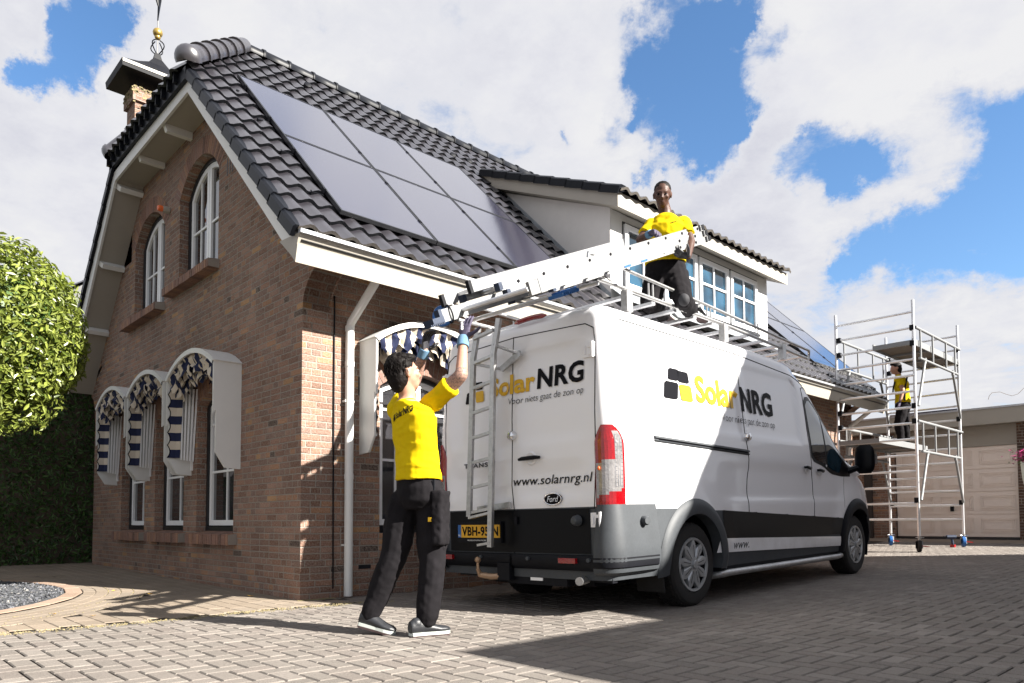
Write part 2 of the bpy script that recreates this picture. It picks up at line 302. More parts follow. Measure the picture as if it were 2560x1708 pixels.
# ------------------------------------------------------------------ geometry helpers
def P3(*a): return Vector(a)
class MB:
    def __init__(s): s.v = []; s.f = []; s.mi = []; s.cur = 0
    def add(s, vs, fs, mi=None):
        o = len(s.v); s.v.extend([Vector(v) for v in vs])
        for f in fs: s.f.append(tuple(i+o for i in f)); s.mi.append(s.cur if mi is None else mi)
        return s
    def box(s, x0, x1, y0, y1, z0, z1, mi=None):
        return s.add([(x, y, z) for z in (z0, z1) for y in (y0, y1) for x in (x0, x1)], [(0, 2, 3, 1), (4, 5, 7, 6), (0, 1, 5, 4), (2, 6, 7, 3), (0, 4, 6, 2), (1, 3, 7, 5)], mi)
    def obox(s, c, ax, ay, az, mi=None):
        c = Vector(c); ax = Vector(ax); ay = Vector(ay); az = Vector(az)
        return s.add([c+ax*i+ay*j+az*k for k in (-1, 1) for j in (-1, 1) for i in (-1, 1)], [(0, 2, 3, 1), (4, 5, 7, 6), (0, 1, 5, 4), (2, 6, 7, 3), (0, 4, 6, 2), (1, 3, 7, 5)], mi)
    def bar(s, a, b, w, h, upv=(0, 0, 1), mi=None):
        a = Vector(a); b = Vector(b); d = (b-a); L = d.length; d.normalize(); u = Vector(upv)
        sx = d.cross(u); sx = sx.normalized() if sx.length > 1e-5 else Vector((1, 0, 0)); u = sx.cross(d)
        return s.obox((a+b)/2, d*L/2, sx*w/2, u*h/2, mi)
    def tube(s, pts, r, n=8, cap=True, mi=None, closed=False, flat=1.0):
        pts = [Vector(p) for p in pts]; N = len(pts); rs = r if isinstance(r, (list, tuple)) else [r]*N
        vs = []; prev = None
        for i, p in enumerate(pts):
            a = pts[i-1] if (i or closed) else pts[0]; c = pts[(i+1) % N] if (i < N-1 or closed) else pts[-1]
            d = (c-a).normalized()
            if prev is None:
                q = Vector((0, 0, 1)) if abs(d.z) < .9 else Vector((1, 0, 0)); x = d.cross(q).normalized()
            else: x = (prev-d*prev.dot(d)).normalized()
            prev = x; y = d.cross(x)
            for k in range(n):
                t_ = 2*pi*k/n; vs.append(p+x*cos(t_)*rs[i]+y*sin(t_)*rs[i]*flat)
        fs = []
        for i in range(N if closed else N-1):
            for k in range(n):
                j = (i+1) % N; fs.append((i*n+k, i*n+(k+1) % n, j*n+(k+1) % n, j*n+k))
        if cap and not closed: fs.append(tuple(range(n-1, -1, -1))); fs.append(tuple((N-1)*n+k for k in range(n)))
        return s.add(vs, fs, mi)
    def cyl(s, a, b, r, n=12, mi=None, r2=None): return s.tube([a, b], [r, r if r2 is None else r2], n, True, mi)
    def lathe(s, prof, o=(0, 0, 0), ax=(0, 0, 1), n=24, mi=None, cap=True):
        o = Vector(o); ax = Vector(ax).normalized(); q = Vector((0, 0, 1)) if abs(ax.z) < .9 else Vector((1, 0, 0)); x = ax.cross(q).normalized(); y = ax.cross(x)
        vs = [o+ax*h+(x*cos(2*pi*k/n)+y*sin(2*pi*k/n))*r for r, h in prof for k in range(n)]
        fs = [(i*n+k, i*n+(k+1) % n, (i+1)*n+(k+1) % n, (i+1)*n+k) for i in range(len(prof)-1) for k in range(n)]
        if cap: fs += [tuple(range(n-1, -1, -1)), tuple((len(prof)-1)*n+k for k in range(n))]
        return s.add(vs, fs, mi)
    def grid(s, rows, mi=None, wrap=False):
        n = len(rows[0]); vs = [p for r in rows for p in r]
        fs = [(i*n+k, i*n+(k+1) % n, (i+1)*n+(k+1) % n, (i+1)*n+k) for i in range(len(rows)-1) for k in range(n if wrap else n-1)]
        return s.add(vs, fs, mi)
    def prism(s, poly, d, mi=None):
        """convex-ish polygon (3-D points) swept by vector d"""
        d = Vector(d); n = len(poly); a = [Vector(p) for p in poly]
        return s.add(a+[p+d for p in a], [tuple(range(n)), tuple(range(2*n-1, n-1, -1))]+[(i, i+n, (i+1) % n+n, (i+1) % n) for i in range(n)], mi)
    def ball(s, c, r, n=10, mi=None):
        c = Vector(c); r = Vector((r, r, r)) if not hasattr(r, '__len__') else Vector(r); vs = []; m = n//2+1
        for i in range(m+1):
            th = pi*i/m
            for k in range(n): vs.append(c+Vector((r.x*sin(th)*cos(2*pi*k/n), r.y*sin(th)*sin(2*pi*k/n), r.z*cos(th))))
        fs = [(i*n+k, (i+1)*n+k, (i+1)*n+(k+1) % n, i*n+(k+1) % n) for i in range(m) for k in range(n)]
        return s.add(vs, fs, mi)
    def build(s, name, mats, parent=None, smooth=False, local=False, fix=True, angle=None):
        me = bpy.data.meshes.new(name)
        vs = s.v
        if parent is not None and not local:
            Mi = ROOTM[rootof(parent).name].inverted(); vs = [Mi @ v for v in vs]
        me.from_pydata([tuple(v) for v in vs], [], s.f)
        if not isinstance(mats, (list, tuple)): mats = [mats]
        for m_ in mats: me.materials.append(MT[m_] if isinstance(m_, str) else m_)
        if len(mats) > 1: me.polygons.foreach_set('material_index', s.mi)
        if fix:
            bm = bmesh.new(); bm.from_mesh(me)
            bmesh.ops.recalc_face_normals(bm, faces=bm.faces); bm.to_mesh(me); bm.free()
        if smooth or angle:
            me.polygons.foreach_set('use_smooth', [True]*len(me.polygons))
            if angle is not False: 
                try: me.set_sharp_from_angle(angle=radians(angle or 40))
                except Exception: pass
        me.update(); o = bpy.data.objects.new(name, me); COL.objects.link(o)
        if parent is not None: o.parent = parent
        return o
ROOTM = {}
def islands(mb, name, mats, parent=None, gap=None, **k):
    """build every connected piece as an object of its own"""
    n = len(mb.v); par = list(range(n))
    def fd(i):
        while par[i] != i: par[i] = par[par[i]]; i = par[i]
        return i
    for f in mb.f:
        a = fd(f[0])
        for q in f[1:]: par[fd(q)] = a
    gr = {}
    for fi, f in enumerate(mb.f): gr.setdefault(fd(f[0]), []).append(fi)
    items = list(gr.values()); out = []
    if gap is not None:      # join pieces whose centres lie close together
        cl = []
        for it in items:
            vs = [mb.v[i] for fi in it for i in mb.f[fi]]; c = sum(vs, Vector())/len(vs)
            for q in cl:
                if (q[0]-c).length < gap: q[1].extend(it); break
            else: cl.append([c, list(it)])
        items = [q[1] for q in cl]
    for it in items:
        idx = {}; m2 = MB()
        for fi in it:
            for i in mb.f[fi]:
                if i not in idx: idx[i] = len(m2.v); m2.v.append(mb.v[i])
            m2.f.append(tuple(idx[i] for i in mb.f[fi])); m2.mi.append(mb.mi[fi])
        out.append(m2.build(name, mats, parent, **k))
    return out
def rootof(o):
    while o.parent is not None: o = o.parent
    return o
def tag(o, label, cat, group=None):
    o['label'] = label; o['category'] = cat
    if group: o['group'] = group
    return o
def thing(name, label, cat, loc=(0, 0, 0), group=None, mat=None):
    o = bpy.data.objects.new(name, None); COL.objects.link(o); o.empty_display_size = .2
    m_ = mat if mat is not None else Matrix.Translation(Vector(loc)); o.matrix_world = m_; ROOTM[o.name] = m_.copy()
    return tag(o, label, cat, group)
def struct(o, kind='structure'): o['kind'] = kind; return o
def fillpoly(loops, depth, fmap, mb=None, mi=None):
    """flat shape with holes: loops of (u,v); extruded by depth; fmap(u,v,w)->3D point"""
    cu = bpy.data.curves.new('tmp', 'CURVE'); cu.dimensions = '2D'; cu.fill_mode = 'BOTH'
    for lp in loops:
        sp = cu.splines.new('POLY'); sp.points.add(len(lp)-1); sp.use_cyclic_u = True
        for p, q in zip(sp.points, lp): p.co = (q[0], q[1], 0, 1)
    cu.extrude = abs(depth)/2; ob = bpy.data.objects.new('tmp', cu); COL.objects.link(ob)
    me = bpy.data.meshes.new_from_object(ob.evaluated_get(bpy.context.evaluated_depsgraph_get()))
    COL.objects.unlink(ob); bpy.data.objects.remove(ob); 
    mb = mb or MB()
    vs = [fmap(v.co.x, v.co.y, v.co.z+abs(depth)/2) for v in me.vertices]
    mb.add(vs, [tuple(p.vertices) for p in me.polygons], mi); bpy.data.meshes.remove(me); return mb
def arch(x0, x1, z0, zs, rise, n=14):
    """outline of an opening with a segmental arched head"""
    c = (x1-x0)/2; R = (c*c+rise*rise)/(2*rise); cx = (x0+x1)/2; cz = zs+rise-R; a0 = math.asin(min(1, c/R))
    if rise > c: a0 = pi-a0
    return [(x0, z0), (x1, z0)]+[(cx+R*sin(a0-2*a0*i/n), cz+R*cos(a0-2*a0*i/n)) for i in range(n+1)]
def textmesh(txt, size=1., shear=0., bold=0., space=1.):
    cu = bpy.data.curves.new('tmp', 'FONT'); cu.body = txt; cu.size = size; cu.shear = shear; cu.offset = bold; cu.space_character = space; cu.resolution_u = 3
    ob = bpy.data.objects.new('tmp', cu); COL.objects.link(ob)
    me = bpy.data.meshes.new_from_object(ob.evaluated_get(bpy.context.evaluated_depsgraph_get()))
    COL.objects.unlink(ob); bpy.data.objects.remove(ob)
    vs = [(v.co.x, v.co.y) for v in me.vertices]; fs = [tuple(p.vertices) for p in me.polygons]; bpy.data.meshes.remove(me)
    x0 = min(v[0] for v in vs); x1 = max(v[0] for v in vs); y0 = min(v[1] for v in vs); y1 = max(v[1] for v in vs)
    return vs, fs, (x0, x1, y0, y1)
def text_on(mb, txt, u0, u1, v0, v1, fmap, shear=0., bold=0., mi=None, base=None, space=1.):
    """text stretched to the box u0..u1, v0..v1 and mapped by fmap(u,v)"""
    vs, fs, (a, b_, c, d) = textmesh(txt, 1., shear, bold, space)
    if base is not None: c = base[0]; d = base[1]
    mb.add([fmap(u0+(x-a)/(b_-a)*(u1-u0), v0+(y-c)/(d-c)*(v1-v0)) for x, y in vs], fs, mi)
def gz(x, y):
    K = [(-50, 0), (2, 0), (10.6, .176), (13.2, .20), (15.3, .30), (80, .32)]
    for (a, za), (b_, zb) in zip(K, K[1:]):
        if y <= b_: z_ = za+(zb-za)*max(0, (y-a))/(b_-a); break
    else: z_ = .32
    return z_+.008*min(max(0, -x), 8)
# ------------------------------------------------------------------ ground
mb = MB()
xs = [-400, -120, -40, -15, -8, -4, -2, -1, 0, 3, 8, 15, 40, 120, 400]; ys = [-400, -120, -40, -10, 0, 2, 4, 6, 8, 10.6, 13.2, 15.3, 20, 60, 200, 400]
mb.grid([[(x, y, gz(x, y)-.006) for x in xs] for y in ys])
g = mb.build('ground', 'joint'); struct(g)
EC = (-2.9, -3.7); EA, EB = 2.6, 2.35
def ell(x, y): return hypot((x-EC[0])/EA, (y-EC[1])/EB)
def edist(x, y): return (ell(x, y)-1)*(EA+EB)/2
def paver(mb, cx, cy, ux, uy, L, Wd, gap=.0042, hgt=.0, ch=.006):
    """one paver: chamfered top; (ux,uy) its long direction"""
    vx, vy = -uy, ux; hl = L/2-gap; hw = Wd/2-gap; j = random.uniform(-.0012, .0012)
    tx = random.uniform(-.004, .004); ty = random.uniform(-.004, .004)
    vs = []
    for s_, zz in ((0, -.006), (0, .0-ch), (ch, .0)):
        for a, b_ in ((-1, -1), (1, -1), (1, 1), (-1, 1)):
            l = a*(hl-s_); w_2 = b_*(hw-s_)
            x = cx+ux*l+vx*w_2; y = cy+uy*l+vy*w_2
            vs.append((x, y, gz(x, y)+zz+hgt+.008+j+tx*l+ty*w_2))
    fs = [(8, 9, 10, 11)]
    for r in (0, 4):
        for k in range(4): fs.append((r+k, r+(k+1) % 4, r+4+(k+1) % 4, r+4+k))
    mb.add(vs, fs)
XB = .55
def in_path(x, y): return x < XB+.03*sin(y*3) and y < .35
pv = MB(); B_ = .105
# herringbone with the long sides along the x and y axes
for i in range(-110, 110):
    for j in range(-110, 170):
        # staircase layout: pairs on a (i,j) lattice
        k = (i-j) % 4
        x = i*B_; y = j*B_
        if k == 0: cx, cy, ux, uy = x+B_, y+B_/2, 1, 0
        elif k == 3: cx, cy, ux, uy = x+B_/2, y+B_, 0, 1
        else: continue
        if k == 3:
            # vertical paver covers cells (i,j),(i,j+1): cells with k==3 and k==2
            pass
        if not (-9 < cx < 11 and -7 < cy < 15.2): continue
        if cx < .02 and cy > 0: continue
        if in_path(cx, cy): continue
        paver(pv, cx, cy, ux, uy, 2*B_, B_)
o = pv.build('driveway_paving', 'paver', fix=False); struct(o)
pp = MB(); r = 0; y = .3
while y > -7:
    off = random.choice((0, .5, .33)) if r % 2 else .25
    x = XB-.02-((off*.3) % .3)
    while x > -13:
        cx, cy = x-.15, y-.0725
        if not (cx < .02 and cy > -.02 and cx > -7.2) and cx < XB and edist(cx, cy) > .16+5*.115: paver(pp, cx, cy, 1, 0, .3, .145, gap=.0015)
        x -= .3
    y -= .145; r += 1
# curved courses round the gravel bed
kb = MB()
for c in range(6):
    d = .075 if c == 0 else .16+.058+(c-1)*.115; wd = .15 if c == 0 else .115; L = .5 if c == 0 else .21
    a, b_ = EA+d, EB+d; per = pi*(3*(a+b_)-sqrt((3*a+b_)*(a+3*b_))); n = int(per/L)
    for k in range(n):
        th = 2*pi*(k+.37*c)/n; x = EC[0]+a*cos(th); y = EC[1]+b_*sin(th); tx, ty = -a*sin(th), b_*cos(th); q = hypot(tx, ty)
        if x < .42: paver(kb if c == 0 else pp, x, y, tx/q, ty/q, per/n, wd, gap=.0012 if c else .001, hgt=.012 if c == 0 else 0)
o = pp.build('path_paving', 'paver_path', fix=False); struct(o)
o = kb.build('kerb', 'kerb', fix=False); struct(o)
mb = MB(); ring = [(EC[0]+EA*cos(2*pi*k/48), EC[1]+EB*sin(2*pi*k/48)) for k in range(48)]
mb.add([(x, y, gz(x, y)+.006) for x, y in ring]+[(EC[0], EC[1], gz(*EC)+.02)], [(k, (k+1) % 48, 48) for k in range(48)]); struct(mb.build('gravel_base', 'soil'))
gb = MB()
for _ in range(9000):
    a = random.uniform(0, 2*pi); rr = sqrt(random.uniform(0, 1)); 
    if random.random() < .6: a = random.uniform(-.3, 2.6); rr = sqrt(random.uniform(.25, 1))
    x = EC[0]+EA*rr*cos(a)*.995; y = EC[1]+EB*rr*sin(a)*.995; s_ = random.uniform(.008, .019)
    q = [Vector((random.uniform(-1, 1), random.uniform(-1, 1), random.uniform(-.7, .7))).normalized()*s_ for _ in range(4)]
    p0 = Vector((x, y, gz(x, y)+.018)); gb.add([p0+v for v in q], [(0, 1, 2), (0, 2, 3), (0, 3, 1), (1, 3, 2)])
struct(gb.build('gravel', 'gravel', fix=False), 'stuff')
ms = MB()
for _ in range(1900):
    if random.random() < .75: y = random.uniform(-4, .6); x = XB+.03*sin(y*3)+random.gauss(0, .05)
    elif random.random() < .6: x = random.uniform(0, .06); y = random.uniform(-.03, .35)
    else:
        th = random.uniform(.2, 1.5); d = .16+random.choice((2, 3, 4, 5))*.115; x = EC[0]+(EA+d)*cos(th)+random.gauss(0, .006); y = EC[1]+(EB+d)*sin(th)
    s_ = random.uniform(.003, .008); z0 = gz(x, y)+.009
    ms.add([(x-s_, y-s_, z0), (x+s_, y-s_*.5, z0), (x+s_*.4, y+s_, z0), (x, y, z0+.005)], [(0, 1, 3), (1, 2, 3), (2, 0, 3)])
struct(ms.build('moss', 'moss', fix=False), 'stuff')
mb = MB()   # pale strip of slabs before the garage
for k in range(26):
    for r_ in range(2): paver(mb, -2.3+k*.4, 14.45+r_*.45, 1, 0, .4, .45, gap=.004, hgt=.006)
struct(mb.build('garage_apron', 'paver_path', fix=False))
for i, (x, y) in enumerate([(-1.45, -.85), (-.35, -1.9), (-2.05, -1.02), (-.6, -.2), (-.05, -1.7)]):
    mb = MB(); z0 = gz(x, y)+.016; a = random.uniform(0, 6); c, s_ = cos(a), sin(a)
    P = [(-.03, 0, 0), (-.015, .014, .008), (.012, .016, .004), (.034, 0, .012), (.012, -.014, .006), (-.014, -.014, .002)]
    mb.add([(x+c*p-s_*q, y+s_*p+c*q, z0+r_) for p, q, r_ in P]+[(x, y, z0+.001)], [(k, (k+1) % 6, 6) for k in range(6)])
    tag(mb.build('fallen_leaf', 'leaf_dry'), ['yellow leaf lying on the curved paving courses near the gravel', 'thin yellow leaf lying nearest the herringbone edge', 'orange leaf lying on the outer curved joint', 'small dry leaf lying in the wall shadow by the brick corner', 'curled dry leaf lying on the open path paving'][i], 'leaf', 'fallen leaves on the paving')

# ------------------------------------------------------------------ the brick house
WL = -7.13; XR = -3.4; GY = -.35; EYE = 12.75
house = thing('brick_house', 'brown brick house with black glazed pantile roof, white bargeboards and striped window awnings', 'house', (-3.5, 6, 0))
XZ = lambda y0, s_=1: (lambda u, v, w_3: Vector((u, y0+s_*w_3, v)))
UW = [(-5.15, -3.88, 3.62, 4.72, .34), (-3.33, -2.06, 3.72, 4.86, .34)]
LW = [(-5.60, -4.53), (-4.10, -3.03), (-2.60, -1.53)]
outl = [(WL, -.15), (0, -.15), (0, 2.76), (.012, 2.85), (.05, 2.93), (.10, 2.99), (.16, 3.04), (.23, 3.085), (.32, 3.13), (.32, 3.28), (-1.98, 5.60), (-4.82, 5.60), (-7.13, 3.42), (-7.40, 3.1), (-7.40, 2.84), (-7.27, 2.78), (-7.17, 2.6), (-7.13, 2.35)]
holes = [arch(a, b_, c, d, e)[::-1] for a, b_, c, d, e in UW]+[arch(a, b_, .62, 2.12, .16)[::-1] for a, b_ in LW]
fillpoly([outl]+holes, .28, XZ(0)).build('gable_wall', 'brick', house)
YZ = lambda x0, s_=1: (lambda u, v, w_3: Vector((x0+s_*w_3, u, v)))
EW = [(.86, 1.92)]
fillpoly([[(.28, -.15), (12.6, -.15), (12.6, 3.3), (.28, 3.3)]]+[arch(a, b_, .62, 2.12, .18)[::-1] for a, b_ in EW], .28, YZ(-.28)).build('eaves_wall', 'brick', house)
mb = MB(); mb.box(-7.13, -6.85, .28, 12.6, -.15, 3.3); mb.box(-7.1, -.02, 12.3, 12.58, -.15, 3.3)
mb.prism([(-7.1, 12.3, 3.3), (-.05, 12.3, 3.3), (XR, 12.3, 6.9)], (0, .28, 0)); mb.build('rear_wall', 'brick', house)
mb = MB(); mb.prism([(-5.17, .004, 3.9), (-5.17, .004, 5.24), (-6.5, .004, 3.90), (-6.5, .004, 3.5)], (0, .2, 0)); mb.build('gable_wall', 'brick', house)
# corbelled corner bracket: rises in an arc under the gutter box
for y0 in (.004, 12.18):
    mb = MB(); arcp = [(0, 2.76), (.012, 2.85), (.05, 2.93), (.10, 2.99), (.16, 3.04), (.23, 3.085), (.32, 3.13)]
    rows = [[(x, y0, z) for x, z in arcp], [(x, y0+.29, z) for x, z in arcp]]
    mb.grid(rows); mb.add([(x, y0+.29, z) for x, z in arcp]+[(-.02, y0+.29, 3.13), (-.02, y0+.29, 2.76)], [tuple(range(9))])
    mb.build('corbel', 'brick', house)
# soldier-brick heads, sills, air vents
def head(a, b_, zs, rise, y=-.003, h=.21, axis=0):
    c = (b_-a)/2; R = (c*c+rise*rise)/(2*rise); cx = (a+b_)/2; cz = zs+rise-R; a0 = math.asin(c/R); mb = MB(); n = int(round(2*a0*(R+h*.5)/.062))
    for k in range(n):
        t0 = -a0-.02+(2*a0+.04)*(k+.08)/n; t1 = -a0-.02+(2*a0+.04)*(k+.92)/n; h2 = h+random.uniform(-.002, .002)
        q = [(cx+R*sin(t)*1.0+0, cz+R*cos(t)) for t in (t0, t1)]; q2 = [(cx+(R+h2)*sin(t), cz+(R+h2)*cos(t)) for t in (t1, t0)]
        d_ = random.uniform(.0, .004)
        if axis == 0: mb.prism([(p[0], y-d_, p[1]) for p in q+q2], (0, .02, 0))
        else: mb.prism([(-y+d_, p[0], p[1]) for p in q+q2], (-.02, 0, 0))
    o_ = mb.build('arch_head', 'brick_piece', house, fix=True)
    nn = 16; mo = MB(); A = []; Bq = []
    for k in range(nn+1):
        t = -a0-.02+(2*a0+.04)*k/nn; A.append((cx+R*sin(t), cz+R*cos(t))); Bq.append((cx+(R+h)*sin(t), cz+(R+h)*cos(t)))
    f = (lambda p: Vector((p[0], y+.001, p[1]))) if axis == 0 else (lambda p: Vector((-y-.001, p[0], p[1])))
    mo.grid([[f(p) for p in A], [f(p) for p in Bq]]); mo.build('mortar_bed', 'mortar', o_)
for a, b_, c, d, e in UW: head(a, b_, d, e)
for a, b_ in LW: head(a, b_, 2.12, .16)
head(.86, 1.92, 2.12, .18, axis=1)
def sill(a, b_, z, y0=-.13, hgt=.11, axis=0):
    mb = MB(); n = int((b_-a)/.062); mo = MB()
    for k in range(n):
        x0 = a+(b_-a)*(k+.07)/n; x1 = a+(b_-a)*(k+.93)/n; d_ = random.uniform(-.003, .003)
        if axis == 0: mb.prism([(x0, y0+d_, z-hgt), (x0, y0+d_, z-.015), (x0, .14, z+.02), (x0, .14, z-hgt)], (x1-x0, 0, 0))
        else: mb.prism([(-y0-d_, x0, z-hgt), (-y0-d_, x0, z-.015), (-.14, x0, z+.02), (-.14, x0, z-hgt)], (0, x1-x0, 0))
    if axis == 0: mo.prism([(a, y0+.006, z-hgt+.004), (a, y0+.006, z-.02), (a, .13, z+.014), (a, .13, z-hgt+.004)], (b_-a, 0, 0))
    else: mo.prism([(-y0-.006, a, z-hgt+.004), (-y0-.006, a, z-.02), (-.13, a, z+.014), (-.13, a, z-hgt+.004)], (0, b_-a, 0))
    o_ = mb.build('window_sill', 'brick_dark' if False else 'brick_piece', house); mo.build('mortar_bed', 'mortar', o_)
sill(-5.42, -3.84, 3.66); sill(-3.58, -2.02, 3.76)
for a, b_ in LW: sill(a-.1, b_+.1, .62, y0=-.10, hgt=.13)
mb = MB()
for x in (-1.83, -1.76, -1.69): mb.box(x, x+.018, -.004, .02, 4.66, 4.86)
for k, y in enumerate((.535, .605, .675)): mb.box(-.02, .004, y, y+.018, 1.99, 2.18)
mb.box(-.02, .004, .62, .76, .27, .31)
islands(mb, 'air_vent', 'frame_dark', house)
# windows
def ring(outer, inner, y0, d, axis=0):
    f = (lambda u, v, w_3: Vector((u, y0+w_3, v))) if axis == 0 else (lambda u, v, w_3: Vector((-y0-w_3, u, v)))
    return fillpoly([outer, inner[::-1]], d, f)
def shrink_arch(a, b_, c, d, e, s_): 
    cw = (b_-a)/2; return arch(a+s_, b_-s_, c+s_, d, max(.02, e-s_), 14)
def window(a, b_, c, d, e, leaves, axis=0, yo=.13, glassm='glass', bars=(.5,), bot=.06):
    mp = (lambda x, y, z: Vector((x, y, z))) if axis == 0 else (lambda x, y, z: Vector((-y, x, z)))
    wr = ring(arch(a-.01, b_+.01, c-.01, d, e+.01), shrink_arch(a, b_, c+bot*.4, d, e, .045), yo-.02, .07, axis).build('window', 'frame_dark', house)
    A, B2, C2 = a+.05, b_-.05, c+bot+.02
    n = leaves; wd = (B2-A)/n
    cw = (b_-a)/2-.05; rise = e-.05; R = (cw*cw+rise*rise)/(2*rise); cx = (a+b_)/2; cz = d+rise-R
    top = lambda x, s_=0: cz+sqrt(max(0, (R-s_)**2-(x-cx)**2))
    for k in range(n):
        x0 = A+k*wd+.006; x1 = A+(k+1)*wd-.006
        def outline(s_):
            xs_ = [x0+s_+(x1-x0-2*s_)*t/8 for t in range(9)]
            return [(x0+s_, C2+s_), (x1-s_, C2+s_)]+[(x, max(C2+s_+.02, top(x, s_))) for x in xs_[::-1]]
        f = (lambda u, v, w_3: Vector((u, yo+w_3, v))) if axis == 0 else (lambda u, v, w_3: Vector((-yo-w_3, u, v)))
        fr = fillpoly([outline(.0), outline(.062)[::-1]], .05, f)
        xm = (x0+x1)/2
        def bb(xa, xb, za, zb, y0, y1):
            p = [mp(xx, yy, zz) for zz in (za, zb) for yy in (y0, y1) for xx in (xa, xb)]
            fr.add(p, [(0, 2, 3, 1), (4, 5, 7, 6), (0, 1, 5, 4), (2, 6, 7, 3), (0, 4, 6, 2), (1, 3, 7, 5)])
        bb(xm-.011, xm+.011, C2+.05, top(xm, .05), yo+.012, yo+.036)
        for q in bars:
            zz = C2+(d+e*.5-C2)*q; bb(x0+.05, x1-.05, zz-.013, zz+.013, yo+.010, yo+.038)
        fo = fr.build('sash', 'white', wr)
        gl = MB(); o2 = outline(.05); gl.add([mp(x, yo+.028, z) for x, z in o2], [tuple(range(len(o2)))]); gl.build('pane', glassm, wr)
    return wr
for a, b_, c, d, e in UW: window(a, b_, c, d, e, 2)
for a, b_ in LW: window(a, b_, .62, 2.12, .16, 1, bars=(.42, .80))
window(.86, 1.92, .62, 2.12, .18, 2, axis=1, bars=(.45, .8))
# interior shell so windows do not look straight through
mb = MB(); mb.box(-6.8, -.3, .35, 12.2, 0, 3.0); mb.build('interior', 'interior', house)

# bargeboards, soffits, purlin ends
mb = MB(); T = .33
def board(p, q, outn):  # (x,z) inner line p->q, outward offset
    a = [(p[0], GY-.03, p[1]), (q[0], GY-.03, q[1]), (q[0]+outn[0], GY-.03, q[1]+outn[1]), (p[0]+outn[0], GY-.03, p[1]+outn[1])]
    return a
Ri = [(.60, 2.94), (-2.045, 5.585)]; Li = [(-7.33, 2.845), (-4.835, 5.53)]
Ro = [(.60, 3.17), (-1.995, 5.765)]; Lo = [(-7.46, 3.07), (-4.895, 5.665)]
P_ = lambda q: (q[0], GY-.028, q[1])
mb.prism([P_(Ri[0]), P_(Ri[1]), P_(Ro[1]), P_(Ro[0])], (0, .03, 0)); mb.prism([P_(Ri[1]), P_(Li[1]), P_(Lo[1]), P_(Ro[1])], (0, .03, 0)); mb.prism([P_(Li[1]), P_(Li[0]), P_(Lo[0]), P_(Lo[1])], (0, .03, 0))
mb.build('bargeboard', 'trim', house)
mb = MB()
def sofp(p, q): mb.prism([(p[0], GY+.002, p[1]+.03), (q[0], GY+.002, q[1]+.03), (q[0], .0, q[1]+.03), (p[0], .0, p[1]+.03)], (0, 0, .03))
sofp(Ri[0], Ri[1]); sofp(Ri[1], Li[1]); sofp(Li[1], Li[0]); mb.build('soffit', 'cream', house)
mb = MB()
def purl(x, z, ax, nx, nz):  # end block under the soffit; (ax) half length along the slope dir
    c = Vector((x, -.155, z)); s_ = Vector(ax).normalized()*.035; n_ = Vector((nx, 0, nz)).normalized()*.045
    mb.obox(c-n_, s_, (0, .15, 0), n_); mb.prism([c-n_-n_+s_+Vector((0, -.15, 0)), c-n_+n_+s_+Vector((0, -.15, 0)), c-n_+n_+s_+Vector((0, -.188, 0))], -2*s_)
dl = Vector((Li[1][0]-Li[0][0], 0, Li[1][1]-Li[0][1]))
for t_ in (.985, .64, .33, .04 if False else .335-.0): pass
for t_ in (.975, .645, .335): purl(Li[0][0]+dl.x*t_, Li[0][1]+dl.z*t_+.03, dl, -dl.z, dl.x)
for x in (-2.95, -3.95): purl(x, 5.60, (1, 0, 0), 0, 1)
islands(mb, 'purlin_end', 'trim', house, gap=.25)
# gutter box along the eaves (front long side and its mirror at the back)
def gutter(y0, y1, mirror=False):
    f = (lambda x: x) if not mirror else (lambda x: 2*XR-x)
    mb = MB(); mb.prism([(f(x), y0, z) for x, z in [(.52, 3.02), (.60, 2.94), (.637, 3.085), (.628, 3.09), (.668, 3.175), (.30, 3.20)]], (0, -y0, 0)); y00 = y0; y0 = 0.0
    prof = [(0, 3.245), (.57, 2.972), (.60, 2.94), (.637, 3.085), (.628, 3.09), (.668, 3.175), (.30, 3.20), (0, 3.3)]
    mb.prism([(f(x), y0, z) for x, z in prof], (0, y1-y0, 0)); o_ = mb.build('box_gutter', 'cream', house); y0 = y00
    mb = MB(); mb.prism([(f(x), y0-.002, z) for x, z in [(.648, 3.172), (.698, 3.172), (.702, 3.203), (.66, 3.208)]], (0, y1-y0+.004, 0)); mb.build('gutter_edge', 'zinc', o_)
gutter(GY-.03, EYE); gutter(GY-.03, EYE, True)
mb = MB()
for x, y0 in ((.055, .475), (.055, 12.3)):
    mb = MB(); mb.tube([(.52, y0, 3.02), (.50, y0, 2.97), (.075, y0, 2.68), (.058, y0, 2.60), (.055, y0, 2.4), (.055, y0, .02)], .042, 14)
    for z in (2.60, 2.25, 1.15): mb.cyl((.055, y0, z), (.055, y0, z+.05), .046, 14)
    for z in (1.9, .5): mb.box(-.01, .06, y0-.05, y0+.05, z, z+.02)
    mb.build('downpipe', 'trim', house, smooth=True)
mb = MB(); mb.tube([(.012, .33, 2.93), (.012, .33, 1.0), (.012, .335, .1)], .008, 6); mb.build('cable', 'black', house)

